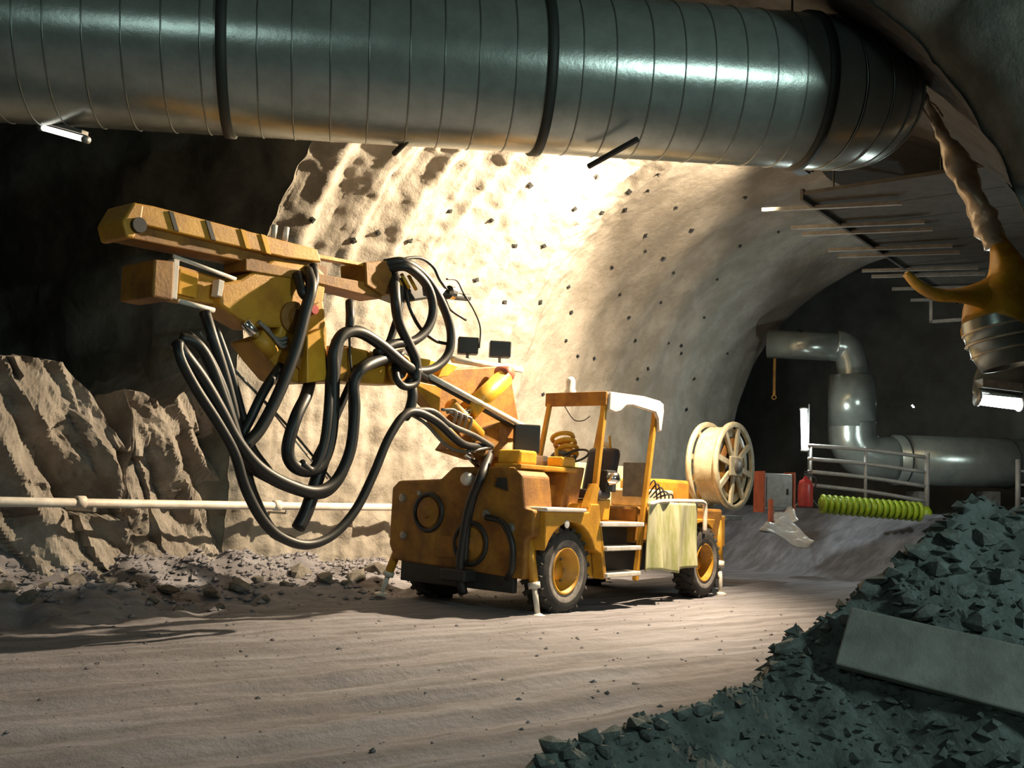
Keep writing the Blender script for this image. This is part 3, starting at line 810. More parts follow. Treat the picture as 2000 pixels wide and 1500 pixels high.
bx('rear_guard', (2.28, 2.34, 0.1, 0.5, 1.5, 2.0), 'greysteel', 0.01)

# ladder
for z, a, b in ((1.12, 0.82, 1.92), (0.80, 0.95, 1.86), (0.45, 0.98, 1.86)):
    bx('ladder_step', (a, b, -0.10, 0.16, z - 0.03, z + 0.03), 'pipe', 0.012)
bm = nbm(); prism(bm, [(0.80, 1.16), (0.86, 1.16), (1.04, 0.42), (0.96, 0.40)], 'u', -0.06, 0.10); part('ladder_stringer', bm, 'yellow', bevel=0.008)
bx('ladder_back', (0.9, 1.95, 0.2, 0.25, 0.38, 1.1), 'blackmetal', 0.0)
bm = nbm(); prism(bm, [(0.7, 0.42), (1.0, 0.4), (0.86, 1.1), (0.66, 1.2)], 'u', 0.12, 0.3); part('frame_web', bm, 'yellow', bevel=0.01)

# tarpaulin over the engine side
rod('tarp_rail', spline([(2.12, -0.05, 1.40), (2.5, -0.06, 1.45), (3.5, -0.06, 1.47), (3.78, -0.05, 1.46), (3.86, -0.05, 1.38), (3.86, -0.05, 0.98)], 6), 0.035, 'pipe')
bm = nbm()
def tfn(a, b):
    t = 2.05 + 1.55 * a - 0.05 * b; z = 1.44 - 0.98 * b + 0.03 * math.sin(a * 9) * b
    f = math.sin(a * 21 + 1.2 * math.sin(a * 5)) * 0.065 * (0.3 + 0.7 * b) + 0.03 * math.sin(a * 8 + b * 2)
    return Vector((t, -0.09 + f - 0.03 * b, z))
grid(bm, 60, 26, tfn); tp = part('tarpaulin', bm, 'tarp', smooth=True)
sm = tp.modifiers.new('thick', 'SOLIDIFY'); sm.thickness = 0.008
bx('engine_cover', (2.1, 4.9, 0.15, 2.0, 0.85, 1.36), 'brown', 0.04)
bx('tool_box', (2.6, 3.4, 0.25, 0.9, 1.36, 1.62), 'reel', 0.03)
bx('oil_tank', (3.5, 4.4, 0.5, 1.3, 1.36, 1.80), 'yellow', 0.05)
bx('rear_screen', (2.5, 4.2, 1.5, 1.55, 1.36, 2.0), 'tarp', 0.01)
for k in range(5):
    rod('thin_hose', spline([(2.2 + .1 * k, 0.1, 1.5), (2.35 + .1 * k, 0.02, 1.75 - .05 * k), (2.5 + .12 * k, 0.05, 1.55), (2.6 + .12 * k, 0.1, 1.46)], 5), 0.012, 'blackmetal', 6)

# cable reel at the rear
def reel():
    c = pu(1437, 910, 0.25)
    r = empty('cable_reel', (c.x, 0.25, c.z)); r.parent = rig
    def L(prof, name, m, seg=44, sm=True):
        bm = nbm(); lathe(bm, prof, (0, 0, 0), (0, 1, 0), seg); return obj(name, bm, m, r, sm)
    R = 0.75
    L([(0.50, 0.07), (0.64, 0.08), (0.67, 0.13), (0.65, 0.18), (0.67, 0.23), (0.65, 0.28), (0.67, 0.33), (0.65, 0.38), (0.67, 0.43), (0.64, 0.48), (0.5, 0.5)], 'wound_cable', 'reel')
    for y0 in (0.0, 0.50):
        L([(R - 0.08, y0), (R, y0 - 0.01), (R + 0.01, y0 + 0.03), (R, y0 + 0.07), (R - 0.08, y0 + 0.06), (R - 0.08, y0)], 'flange', 'reel')
        for k in range(8):
            a = 2 * math.pi * k / 8 + 0.2
            mt = Matrix.Rotation(a, 4, 'Y')
            bm = nbm(); box(bm, 0.1, R - 0.06, y0 + 0.005, y0 + 0.05, -0.045, 0.045, mt); obj('spoke', bm, 'reel', r)
    L([(0.001, -0.08), (0.12, -0.08), (0.16, 0.0), (0.16, 0.56), (0.001, 0.56)], 'hub', 'greysteel', 24)
    L([(0.30, 0.06), (0.50, 0.07), (0.50, 0.48), (0.30, 0.49)], 'drum', 'brown', 36)
    bm = nbm(); box(bm, -0.28, 0.2, -0.04, 0.0, -0.18, 0.16); obj('motor_plate', bm, 'reel', r, bevel=0.02)
    base = 1.25
    for y in (0.95,):
        rod('reel_stand', [(c.x, y, c.z), (c.x - 0.5, y, base)], 0.05, 'yellow'); rod('reel_stand', [(c.x, y, c.z), (c.x + 0.1, y, base)], 0.05, 'yellow')
    rod('reel_shaft', [(c.x, 0.2, c.z), (c.x, 1.1, c.z)], 0.05, 'greysteel')
    bx('reel_platform', (4.7, c.x + 0.4, 0.3, 1.6, 1.18, 1.26), 'greysteel', 0.01)
reel()

# boom: turret, lifting arm, cylinders
rod('turret', [(0.15, 1.2, 1.6), (0.15, 1.2, 2.2)], 0.28, 'brown', 20)
plate('turret_bracket', [(905, 880), (965, 900), (1005, 835), (985, 820), (930, 845)], 0.95, 1.45, 'brown', 0.02)
plate('boom_root', [(802, 740), (840, 722), (975, 715), (1000, 745), (1015, 830), (985, 900), (925, 885), (880, 830), (838, 790)], 1.15, 1.35, 'brown', 0.02)
plate('boom_web', [(803, 742), (862, 755), (858, 815), (842, 795)], 1.0, 1.16, 'yellow', 0.01)
plate('boom_tip_plate', [(815, 698), (865, 706), (855, 724), (830, 727)], 1.0, 1.4, 'yellow_clean', 0.012)
plate('boom_tip_plate', [(870, 706), (897, 715), (875, 735), (855, 738)], 1.0, 1.4, 'yellow_clean', 0.012)
a = pu(985, 738, 0.95); b = pu(905, 812, 0.95)
cyl = rod('lift_cylinder', [a, a.lerp(b, 0.85)], 0.125, 'yellow_clean', 20)
rod('cylinder_eye', [a + Vector((0, -0.1, .06)), a + Vector((0, 0.1, .06))], 0.1, 'orange', 14, cyl)
rod('piston', [a.lerp(b, 0.8), b], 0.05, 'chrome', 12, cyl)
a = pu(845, 820, 0.95); b = pu(905, 880, 0.95)
cyl = rod('swing_cylinder', [a, b], 0.09, 'yellow', 16); rod('piston', [b, b + (b - a) * 0.5], 0.04, 'chrome', 10, cyl)
a = pu(880, 790, 0.95); b = pu(935, 850, 0.95); rod('tilt_cylinder', [a, b], 0.09, 'yellow', 16)
for k in range(4):
    a = pu(862 + 10 * k, 800 + 5 * k, 0.9); b = pu(885 + 10 * k, 830 + 4 * k, 0.9)
    rod('hydraulic_fitting', spline([a, (a + b) / 2 + Vector((0.06, -0.08, 0.08)), b], 4), 0.02, 'greysteel', 8)
rod('guide_rod', [pu(835, 732, 0.85), pu(1022, 832, 0.85)], 0.035, 'pipe', 12)
rod('guide_rod', [pu(833, 738, 0.92), pu(1018, 842, 0.92)], 0.03, 'blackmetal', 12)
# lamp rail with two work lamps facing away
a = pu(885, 702, 1.2); b = pu(1018, 722, 1.2)
rod('lamp_rail', [a, b], 0.045, 'pipe', 10)
def work_lamp(x, y, u, w, h, d=0.18, tilt=0.0):
    l = pu(x, y, u); o = empty('work_lamp', l); o.parent = rig; o.rotation_euler = (tilt, 0, -ANG + 0.12)
    bm = nbm(); box(bm, -w / 2, w / 2, 0, d, -h / 2, h / 2); obj('housing', bm, 'blackmetal', o, bevel=0.015)
    bm = nbm(); box(bm, -w / 2 + .02, w / 2 - .02, d, d + .01, -h / 2 + .02, h / 2 - .02); obj('lens', bm, 'sheet', o)
    bm = nbm(); tube(bm, [(0, d / 2, -h / 2), (0, d / 2, -h / 2 - 0.1)], 0.02, 8); obj('bracket', bm, 'greysteel', o)
work_lamp(915, 674, 1.2, 0.27, 0.22); work_lamp(978, 681, 1.2, 0.29, 0.22)
work_lamp(1030, 857, 0.62, 0.34, 0.38)
# horizontal boom out to the rotary joint
plate('boom_arm', [(640, 690), (668, 672), (700, 680), (800, 700), (812, 742), (780, 752), (700, 748), (650, 745)], 1.0, 1.4, 'yellow', 0.03)
plate('boom_clevis', [(655, 690), (690, 675), (690, 748), (662, 742)], 0.9, 1.5, 'yellow', 0.02)
bm = nbm(); l = pu(782, 722, 0.93); torus(bm, l, (0, 1, 0), 0.17, 0.03, 24, 8); part('pivot_ring', bm, 'yellow', smooth=True)
bm = nbm(); lathe(bm, [(0.001, -.02), (0.11, 0), (0.11, 0.2)], l, (0, 1, 0), 20); part('pivot_pin', bm, 'greysteel')
# rotary joint column
plate('rotary_column', [(560, 590), (632, 585), (640, 640), (640, 745), (592, 750), (560, 742), (525, 700), (500, 665), (545, 650)], 1.0, 1.45, 'yellow', 0.03)
for (x, y, r) in ((575, 620, .17), (600, 690, .2)):
    l = pu(x, y, 0.97); bm = nbm(); lathe(bm, [(0.001, -0.06), (r * .5, -0.06), (r * .6, -0.02), (r, 0.0), (r, 0.1)], l, (0, 1, 0), 24); part('rotary_cover', bm, 'brown')
plate('column_rib', [(600, 655), (632, 640), (640, 742), (600, 748)], 0.86, 1.0, 'yellow_clean', 0.012)
bm = nbm(); l = pu(612, 605, 0.9); lathe(bm, [(0.001, -.03), (.05, -.03), (.06, .06)], l, (0, 1, 0), 14); part('red_cap', bm, 'red')
a = pu(478, 628, 1.0); b = pu(530, 690, 1.0)
cyl = rod('feed_cylinder', [b, a.lerp(b, 0.45)], 0.09, 'yellow', 16); rod('piston', [a, a.lerp(b, .5)], 0.055, 'chrome', 12, cyl)
for k in range(3):
    a = pu(505 + 8 * k, 628 + 6 * k, 0.95); b = pu(560, 660 + 8 * k, 0.95); rod('steel_pipe', spline([a, (a + b) / 2 + Vector((0.05, 0, -.08)), b], 5), 0.02, 'greysteel', 8)
# cradle
plate('cradle_arm', [(430, 552), (470, 545), (505, 525), (535, 505), (620, 520), (640, 540), (632, 592), (560, 640), (500, 640), (468, 622), (432, 598)], 1.0, 1.4, 'yellow', 0.03)
plate('cradle_cover', [(302, 506), (342, 510), (338, 588), (298, 580)], 0.95, 1.5, 'brown', 0.02)
plate('cradle_box', [(340, 515), (440, 545), (432, 596), (336, 580)], 1.12, 1.45, 'yellow', 0.015)
plate('cradle_panel', [(352, 525), (388, 535), (384, 582), (348, 574)], 1.08, 1.14, 'yellow_clean', 0.008)
plate('edge_strip', [(340, 505), (351, 508), (346, 585), (335, 582)], 0.98, 1.08, 'pipe', 0.006)
plate('edge_strip', [(428, 545), (439, 549), (434, 580), (424, 577)], 0.98, 1.08, 'pipe', 0.006)
rod('tie_rod', [pu(338, 500, 1.0), pu(460, 545, 1.0)], 0.02, 'pipe', 8)
rod('tie_rod', [pu(350, 588, 1.0), pu(418, 606, 1.0)], 0.025, 'pipe', 8)
# feed beam
plate('feed_beam', [(252, 428), (266, 396), (300, 402), (620, 487), (628, 512), (560, 503), (290, 441)], 0.95, 1.30, 'yellow', 0.012)
plate('feed_channel', [(250, 432), (292, 440), (560, 502), (640, 520), (640, 545), (500, 515), (258, 466)], 1.02, 1.34, 'brown', 0.012)
plate('feed_nose', [(240, 432), (262, 394), (282, 400), (276, 440), (262, 466), (248, 464)], 0.92, 1.36, 'yellow', 0.02)
bm = nbm(); l = pu(270, 440, 0.9); lathe(bm, [(0.001, -.03), (.07, -.03), (.07, .04)], l, (0, 1, 0), 16); part('nose_roller', bm, 'blackmetal')
plate('feed_rail', [(600, 492), (722, 516), (722, 522), (600, 500)], 0.98, 1.1, 'yellow', 0.004)
plate('rear_channel', [(480, 505), (600, 530), (720, 552), (752, 560), (745, 584), (600, 548), (480, 528)], 0.98, 1.34, 'brown', 0.01)
plate('rear_plate', [(714, 512), (760, 508), (775, 572), (750, 578), (716, 556)], 0.94, 1.36, 'brown', 0.015)
plate('feed_support', [(390, 470), (450, 486), (440, 498), (385, 488)], 1.05, 1.3, 'yellow', 0.01)
for x in (330, 402, 470, 510):
    y = 396 + (x - 266) * 0.25
    plate('beam_strap', [(x, y), (x + 9, y + 2.5), (x + 20, y + 40), (x + 11, y + 37)], 0.935, 0.96, 'blackmetal' if x < 420 else 'yellow_clean', 0.0)
for x, y in ((533, 452), (556, 456)):
    rod('beam_lug', [pu(x, y + 14, 1.0), pu(x + 4, y - 12, 1.0)], 0.03, 'pipe', 8)
# drill at the end of the feed
plate('drill_body', [(752, 512), (800, 505), (850, 545), (860, 580), (800, 590), (760, 575)], 1.0, 1.32, 'blackmetal', 0.03)
for k in range(3):
    a = pu(770 + 14 * k, 532 + 3 * k, 0.96); b = pu(785 + 14 * k, 560 + 3 * k, 0.96); rod('brass_fitting', [a, b], 0.022, 'yellow_clean', 8)
a = pu(850, 575, 1.15); b = pu(915, 581, 1.15); rod('drill_shank', [a, b], 0.05, 'blackmetal', 12)
bm = nbm(); lathe(bm, [(0.03, -.05), (0.09, -.04), (0.09, .04), (0.03, .05)], pu(880, 572, 1.1), (1, 0, 0), 14); part('shank_collar', bm, 'chrome')
plate('drill_lug', [(838, 555), (872, 565), (862, 578), (840, 572)], 0.96, 1.0, 'sheet', 0.004)

# hoses (pixel paths at the depth of the boom)
def hose(pts, r, m='black', u=0.8, n=6, name='hose'):
    P = []
    for p in pts:
        uu = p[2] if len(p) > 2 else u
        P.append(pu(p[0], p[1], uu))
    return rod(name, spline(P, n), r if isinstance(r, list) else r * 1.12, m, 10)
hose([(348, 668, .75), (352, 700), (380, 755), (425, 825), (458, 885), (480, 955), (512, 1015), (550, 1050), (600, 1064), (650, 1045), (695, 995), (730, 925), (762, 850), (800, 805), (850, 822), (905, 868), (958, 872, .9)], 0.045, u=.7)
hose([(345, 672, .8), (358, 690), (395, 740), (430, 800), (462, 860), (505, 912), (560, 945), (615, 960), (655, 940), (684, 880), (693, 800), (692, 745), (720, 712), (790, 690, 1.0)], 0.055, u=.72)
hose([(352, 660, .85), (385, 672), (412, 715), (440, 790), (470, 870), (515, 925), (575, 955), (630, 964), (668, 925), (688, 850), (690, 770), (695, 730), (740, 705, .9)], 0.05, u=.8)
hose([(366, 655, .9), (400, 690), (432, 755), (455, 830), (480, 900), (530, 935), (585, 952)], 0.05, u=.85)
hose([(400, 610, 1.0), (415, 660), (440, 740), (462, 830), (475, 890), (492, 960), (530, 1035), (578, 1060)], 0.05, u=.9)
hose([(420, 640, 1.05), (448, 720), (470, 800), (490, 870), (525, 920)], 0.04, u=.95)
hose([(602, 690, 1.2), (606, 735, 1.1), (598, 772, .9), (578, 815), (562, 875), (572, 908), (605, 920), (632, 900), (648, 840), (652, 740), (652, 690), (668, 655), (700, 648), (742, 672), (790, 712), (832, 738, .9)], 0.06, u=.8)
hose([(660, 665, .85), (652, 720), (646, 800), (638, 870), (618, 940), (598, 1000), (582, 1032)], 0.065, u=.85)
hose([(645, 700, .9), (642, 790), (632, 870), (610, 918), (588, 905)], 0.045, u=.78)
hose([(600, 528, .95), (608, 560), (596, 610), (578, 680), (548, 760), (510, 835), (478, 872)], 0.055, u=.8)
hose([(580, 535, .95), (590, 570), (600, 590), (585, 650)], 0.045, u=.85)
hose([(612, 520, 1.0), (614, 550), (602, 590), (586, 660), (560, 730)], 0.045, u=.9)
hose([(548, 715, 1.0), (515, 765), (488, 820), (466, 860)], 0.045, u=.9)
hose([(750, 515, 1.0), (790, 512), (830, 540), (862, 590), (880, 645), (876, 690), (850, 718), (815, 725), (780, 712)], 0.05, u=.85)
hose([(755, 525, 1.0), (795, 522), (832, 555), (846, 600), (836, 640), (808, 666), (770, 672), (735, 690)], 0.05, u=.82)
hose([(770, 535, 1.0), (772, 580), (778, 625), (795, 665), (812, 705), (812, 745)], 0.055, u=.8)
hose([(780, 545, 1.0), (782, 590), (770, 640), (750, 685), (700, 720), (680, 760), (640, 850), (615, 900)], 0.04, u=.95)
hose([(790, 560, 1.0), (800, 600), (820, 640), (850, 665), (875, 672)], 0.02, u=.9, name='thin_hose')
hose([(760, 512, 1.0), (815, 503), (845, 520), (858, 545), (872, 565)], 0.018, u=1.0, name='thin_hose')
hose([(872, 545, 1.05), (892, 548), (905, 572), (925, 605), (938, 640), (936, 680)], 0.010, u=1.1, name='thin_hose')
hose([(870, 585, 1.05), (880, 605), (910, 625)], 0.015, u=1.1, name='thin_hose')
hose([(772, 712, .9), (775, 740), (790, 755), (812, 748), (815, 720)], 0.04, u=.78)
hose([(800, 740, .85), (806, 770), (800, 800), (790, 815)], 0.055, u=.8)
hose([(800, 802, .8), (845, 803), (880, 830), (925, 850), (962, 872, .75)], 0.03, 'cable', u=.75)
hose([(800, 808, .8), (832, 828), (870, 868), (905, 882), (962, 873, .75)], 0.018, 'cable', u=.75)
hose([(683, 590, .9), (684, 615), (683, 640)], [0.05] * 13, u=.8, name='hose_end')
hose([(681, 610, .9), (684, 700), (690, 745)], 0.012, u=.85, name='thin_hose')
hose([(390, 650, .9), (440, 705), (560, 830), (655, 945)], 0.012, 'cable', u=1.0, name='steel_wire')
hose([(430, 690, 1.0), (520, 790), (600, 890), (640, 935)], 0.008, 'pipe', u=1.05, name='steel_wire')
# hoses hanging over the front plate
def fhose(pts, r):
    return rod('hose', spline([pt(x, y, t) for x, y, t in pts], 6), r, 'black', 10)
fhose([(962, 850, 0.2), (955, 890, -.3), (940, 930, -.66), (918, 985, -.68), (905, 1050, -.68), (898, 1120, -.68), (905, 1160, -.62)], 0.06)
fhose([(968, 860, 0.2), (950, 905, -.45), (930, 960, -.66), (915, 1020, -.66), (908, 1100, -.66)], 0.04)
fhose([(950, 1010, -.62), (980, 1020, -.64), (1000, 1060, -.64), (1000, 1110, -.64), (990, 1130, -.6)], 0.04)

# ------------------------------------------------------------------ yellow flexible duct on the right soffit
def make_flex():
    root = empty('flexible_duct', pY(1930, 560, 10.2)); o = root.location
    def P(x, y, Y): return pY(x, y, Y) - o
    # crinkled upper length hugging the soffit
    pts = spline([P(1785, 120, 10.7), P(1808, 190, 10.7), P(1835, 250, 10.7), P(1875, 330, 10.6), P(1915, 415, 10.5), P(1945, 480, 10.4)], 10)
    n = len(pts)
    rr = [0.03 + 0.09 * sstep(0.25, 0.6, k / n) + 0.03 * noise.noise(Vector((k * 0.45, 3.1, 0))) for k in range(n)]
    bm = nbm(); tube(bm, pts, rr, 12, rfun=lambda i, a: 1 + 0.22 * math.sin(2 * a + i * 0.45) + 0.3 * noise.noise(Vector((i * 0.5, math.cos(a) * 1.5, math.sin(a) * 1.5)))); obj('twisted_neck', bm, 'crink', root, smooth=True)
    pts = spline([P(1925, 425, 10.5), P(1958, 490, 10.4), P(1972, 550, 10.3), P(1955, 600, 10.2), P(1945, 650, 10.1)], 10)
    n = len(pts); rr = [0.06 + 0.24 * sstep(0.0, 0.75, k / n) + 0.05 * sstep(0.5, 0.9, k / n) for k in range(n)]
    bm = nbm(); tube(bm, pts, rr, 24, rfun=lambda i, a: 1 + 0.06 * math.sin(5 * a + i * 0.15) + 0.03 * math.sin(11 * a)); obj('fabric_bag', bm, 'yfab', root, smooth=True)
    # torn fabric wing reaching left
    A = [P(1766, 534, 10.0), P(1795, 553, 10.0), P(1830, 566, 10.0), P(1875, 566, 10.05), P(1930, 545, 10.2), P(1965, 520, 10.3)]
    B = [P(1766, 537, 10.0), P(1790, 565, 9.95), P(1826, 585, 9.9), P(1875, 590, 9.9), P(1930, 610, 9.95), P(1960, 640, 10.0)]
    A, B = spline(A, 6), spline(B, 6)
    bm = nbm(); rows = []
    for a, b in zip(A, B):
        rows.append([bm.verts.new(a.lerp(b, k / 6) + Vector((0, -0.10 * math.sin(math.pi * k / 6), 0))) for k in range(7)])
    for R1, R2 in zip(rows, rows[1:]):
        for k in range(6): bm.faces.new((R1[k], R2[k], R2[k + 1], R1[k + 1]))
    w = obj('fabric_wing', bm, 'yfab', root, smooth=True); sd = w.modifiers.new('thick', 'SOLIDIFY'); sd.thickness = 0.02
    # metal outlet
    c = P(1945, 640, 10.1); d = (P(1990, 800, 10.0) - P(1935, 600, 10.1)).normalized()
    bm = nbm(); lathe(bm, [(0.31, -0.1), (0.32, 0.0), (0.32, 0.12), (0.30, 0.13), (0.30, 0.25), (0.24, 0.42), (0.22, 0.42), (0.28, 0.2)], c, d, 36); obj('metal_outlet', bm, 'galv', root, smooth=True)
    for h in (0.02, 0.14, 0.26):
        bm = nbm(); torus(bm, c + d * h, d, 0.322 - 0.03 * (h > .2), 0.014, 36, 6); obj('clamp_band', bm, 'crink', root, smooth=True)
    tag(root, 'yellow fabric air duct with twisted neck and metal outlet hanging on the right soffit', 'air duct')
make_flex()
# loose wires off the soffit
for k, q in enumerate((((1560, 0), (1640, 30), (1720, 80), (1760, 130)), ((1700, 20), (1740, 90), (1790, 190), (1820, 240)), ((1770, 95), (1810, 125), (1850, 152)), ((1790, 150), (1830, 180), (1860, 205)), ((1800, 190), (1825, 205), (1842, 228)))):
    bm = nbm(); tube(bm, spline([pY(x, y, 10.5 + 0.05 * k) for x, y in q], 5), 0.012, 6)
    o = obj('loose_wire', bm, 'crink'); tag(o, ('long loose wire drooping beside the duct elbow', 'loose wire running down along the twisted neck of the yellow duct', 'short stray wire sticking out beside the twisted neck', 'short stray wire sticking out beside the twisted neck', 'short stray wire sticking out beside the twisted neck')[k], 'wire', 'stray wires' if k > 1 else None)

# ------------------------------------------------------------------ far end of the tunnel
def far_duct():
    root = empty('drop_duct', pY(1700, 800, 24)); o = root.location; R = 0.56
    def P(x, y, Y=24): return pY(x, y, Y) - o
    a, b = P(1500, 672, 24.6), P(1640, 678, 24)
    bm = nbm(); tube(bm, [a, b], R * 0.62, 32); obj('branch_section', bm, 'galv', root, smooth=True)
    bm = nbm(); tube(bm, [P(1560, 672, 24.4), P(1562, 672, 24.4)], R * 0.66, 32); obj('clamp_band', bm, 'galv_dark', root, smooth=True)
    pts = spline([P(1630, 672), P(1650, 678), P(1662, 705), P(1665, 760)], 8)
    bm = nbm(); tube(bm, pts, [R * 0.64 + 0.0 * k for k in range(len(pts))], 32); obj('elbow', bm, 'galv', root, smooth=True)
    bm = nbm(); tube(bm, [P(1664, 735), P(1664, 835)], R, 32); obj('drop_section', bm, 'galv', root, smooth=True)
    pts = spline([P(1664, 825), P(1668, 865), P(1695, 892), P(1745, 898)], 8)
    bm = nbm(); tube(bm, pts, R, 32); obj('elbow', bm, 'galv', root, smooth=True)
    bm = nbm(); tube(bm, [P(1740, 898), P(2200, 912, 25)], R * 1.08, 36); obj('low_section', bm, 'galv', root, smooth=True)
    for x, y in ((1757, 898), (1963, 905)):
        d = (P(2200, 912, 25) - P(1740, 898)).normalized()
        bm = nbm(); torus(bm, P(x, y, 24 + (x - 1740) / 460), d, R * 1.09, 0.02, 36, 6); obj('seam', bm, 'galv_dark', root, smooth=True)
    for x in (1790, 1930):
        bm = nbm(); c = P(x, 960, 24.2); box(bm, c.x - .1, c.x + .1, c.y - .4, c.y + .4, c.z - 0.9, c.z); obj('support_leg', bm, 'greysteel', root)
    tag(root, 'galvanised duct dropping down and running level at the far end of the tunnel', 'duct')
far_duct()
# fence on the raised bench
def fence():
    YF = 22.0
    root = empty('rail_fence', pY(1700, 985, YF)); o = root.location
    def P(x, y): return pY(x, y, YF) - o
    for x, y0, y1, r in ((1583, 868, 985, .03), (1690, 872, 988, .035), (1810, 884, 1000, .055)):
        bm = nbm(); tube(bm, [P(x, y1 + 4), P(x + 1, y0)], r, 10); obj('post', bm, 'fence', root, smooth=True)
    for a, b in (((1578, 870), (1808, 893)), ((1578, 896), (1808, 922)), ((1578, 921), (1808, 950)), ((1582, 947), (1808, 979))):
        m = ((a[0] + b[0]) / 2, (a[1] + b[1]) / 2 - 3)
        bm = nbm(); tube(bm, spline([P(*a), P(*m), P(*b)], 5), 0.042, 8); obj('rail', bm, 'fence', root, smooth=True)
    bm = nbm(); c = P(1808, 998); lathe(bm, [(0.14, -0.08), (0.13, 0.0), (0.07, 0.1), (0.05, 0.1)], c, (0, 0, 1), 14); obj('post_foot', bm, 'lime', root, smooth=True)
    tag(root, 'grey tubular rail fence standing on the raised bench before the low duct', 'fence')
fence()
bm = nbm(); c0 = pY(1988, 1000, 22); tube(bm, [Vector((0, 0, -0.1)), Vector((0.02, 0, 1.15))], 0.055, 10)
root = empty('fence_post', c0); obj('post', bm, 'fence', root, smooth=True)
for z in (0.3, 0.6, 0.9):
    bm = nbm(); tube(bm, [Vector((0, 0, z)), Vector((1.2, 0.1, z - 0.03))], 0.03, 8); obj('rail', bm, 'fence', root, smooth=True)
tag(root, 'separate grey fence panel post beside the low duct', 'fence')
def lime_hose():
    a, b = pY(1602, 984, 21.4), pY(1800, 1000, 21.4)
    root = empty('corrugated_pipe', (a + b) / 2); o = root.location; d = (b - a).normalized(); L = (b - a).length
    bm = nbm(); tube(bm, [a - o, b - o], 0.15, 20); obj('pipe_core', bm, 'lime', root, smooth=True)
    n = 17
    for k in range(n):
        c = a - o + d * L * (k + 0.5) / n
        bm = nbm(); torus(bm, c, d, 0.17, 0.045, 20, 8); obj('rib', bm, 'lime', root, smooth=True)
    tag(root, 'lime green corrugated pipe lying in front of the rail fence', 'pipe')
lime_hose()
batten('tube_lamp', pY(1572, 878, 22.3), pY(1570, 800, 22.3), 0.075, 'tube', 'upright glowing tube lamp above the red fire extinguisher', light=150, housing=False)
batten('strip_lamp', pY(1912, 778, 18), pY(1990, 788, 18), 0.12, 'tube', 'horizontal glowing strip lamp below the yellow air duct', light=180, housing=True)
sl = bpy.data.objects['strip_lamp']
bm = nbm(); C = [pY(1900, 768, 17.9), pY(1998, 778, 17.9), pY(2020, 720, 18.4), pY(1918, 700, 18.4)]
def rf(a, b): return C[0].lerp(C[1], a).lerp(C[3].lerp(C[2], a), b) - sl.location + Vector((0, 0.12 * math.sin(math.pi * b), 0))
grid(bm, 4, 6, rf); o = obj('reflector', bm, 'galv', sl, smooth=True); sd = o.modifiers.new('thick', 'SOLIDIFY'); sd.thickness = 0.01
batten('dot_lamp', pY(1781, 791, 25.5), pY(1785, 796, 25.5), 0.02, 'tube', 'tiny lit lamp in the dark above the low duct', light=0, housing=False)
def extinguisher():
    b = pY(1573, 990, 21.6); root = empty('fire_extinguisher', b)
    bm = nbm(); lathe(bm, [(0.001, 0), (0.15, 0), (0.16, 0.03), (0.16, 0.45), (0.12, 0.56), (0.05, 0.6), (0.04, 0.66), (0.001, 0.66)], (0, 0, 0), (0, 0, 1), 24); obj('cylinder', bm, 'red', root, smooth=True)
    bm = nbm(); box(bm, -0.04, 0.12, -0.025, 0.025, 0.66, 0.72); box(bm, -0.03, 0.14, -0.02, 0.02, 0.75, 0.77); obj('valve_handle', bm, 'blackmetal', root)
    bm = nbm(); tube(bm, spline([(0.1, 0, 0.68), (0.22, 0, 0.6), (0.2, 0, 0.4), (0.18, 0, 0.25)], 5), 0.018, 8); obj('hose', bm, 'black', root, smooth=True)
    tag(root, 'red fire extinguisher standing under the upright tube lamp', 'fire extinguisher')
extinguisher()
bm = nbm(); root = empty('lamp_stand', pY(1578, 990, 22.4)); tube(bm, [Vector((0, 0, 0)), Vector((0, 0, 2.3))], 0.015, 8); obj('pole', bm, 'greysteel', root)
for a in range(3):
    bm = nbm(); tube(bm, [Vector((0, 0, 0.3)), Vector((0.3 * math.cos(2.1 * a + .4), 0.3 * math.sin(2.1 * a + .4), 0.0))], 0.012, 6); obj('leg', bm, 'greysteel', root)
tag(root, 'thin lamp stand pole behind the upright tube lamp', 'lamp stand')
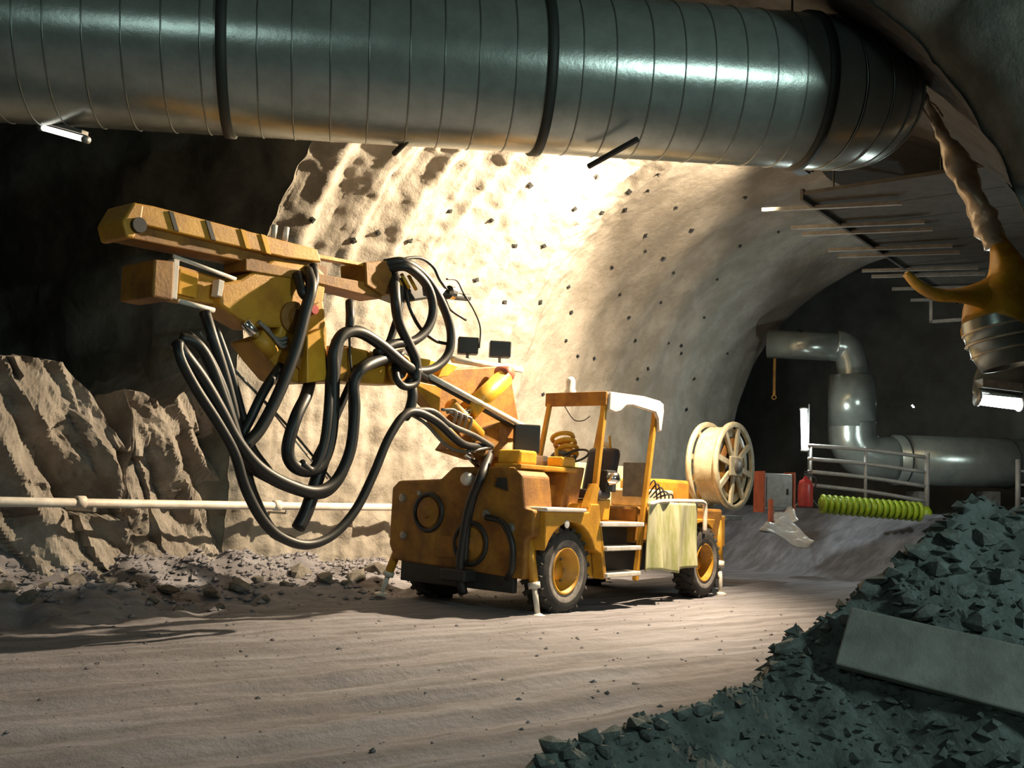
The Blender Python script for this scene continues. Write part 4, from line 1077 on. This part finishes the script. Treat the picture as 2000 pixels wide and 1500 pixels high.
def cabinet():
    p = pY(1520, 1002, 20.5); root = empty('switch_cabinet', p, 0.25)
    bm = nbm(); box(bm, -0.33, 0.33, 0, 0.35, 0.05, 0.8); obj('body', bm, 'greysteel', root, bevel=0.02)
    for x in (-0.36, 0.33):
        bm = nbm(); box(bm, x, x + 0.04, -0.03, 0.38, 0, 0.84); obj('frame_post', bm, 'orange', root)
    bm = nbm(); box(bm, -0.27, 0.27, -0.015, 0, 0.12, 0.72); d = obj('door', bm, 'greysteel', root); 
    bm = nbm(); box(bm, 0.18, 0.21, -0.04, -0.015, 0.38, 0.5); obj('handle', bm, 'blackmetal', d)
    tag(root, 'grey switch cabinet in an orange frame left of the fire extinguisher', 'cabinet')
cabinet()
bm = nbm(); root = empty('marker_post', pY(1505, 1040, 19.2)); lathe(bm, [(0.09, 0), (0.085, 0.05), (0.06, 0.1), (0.05, 0.62), (0.001, 0.64)], (0, 0, 0), (0, 0, 1), 14); obj('post', bm, 'orange', root, smooth=True)
bm = nbm(); box(bm, -0.16, 0.16, -0.16, 0.16, 0, 0.04); obj('base', bm, 'blackmetal', root)
tag(root, 'small orange-red marker post in front of the grey cabinet', 'marker post')
# pale sheets thrown over the slope of the bench
for nm, q, lab in (('plastic_sheet', ((1482, 1035), (1535, 1003), (1592, 1062), (1575, 1075)), 'crumpled pale plastic sheet on the slope below the cabinet'),
                   ('white_tarpaulin', ((1500, 1012), (1545, 990), (1560, 1018), (1525, 1030)), 'small white tarpaulin beside the fire extinguisher')):
    Y = 18.6 if nm[0] == 'p' else 19.7
    C = [pY(x, y, Y + (0.8 if k in (1,) else 0.0)) for k, (x, y) in enumerate(q)]
    bm = nbm()
    def sf(a, b, C=C):
        p = C[0].lerp(C[1], a).lerp(C[3].lerp(C[2], a), b)
        return p + Vector((0, 0, 0.10 * fbm(p * 3, 3)))
    grid(bm, 22, 16, sf); o = obj(nm, bm, 'sheet', smooth=True); sd = o.modifiers.new('thick', 'SOLIDIFY'); sd.thickness = 0.01
    tag(o, lab, 'sheet')
# thin hanging orange rod at the far end
bm = nbm(); root = empty('hanging_rod', pY(1512, 765, 24.4)); tube(bm, [Vector((0, 0, -0.1)), Vector((0, 0, 0.82))], 0.035, 8); obj('rod', bm, 'brown', root)
bm = nbm(); torus(bm, (0, 0, -0.14), (0, 1, 0), 0.05, 0.015, 14, 6); obj('eye', bm, 'brown', root)
tag(root, 'thin rusty orange rod hanging by the branch of the far duct', 'rod')
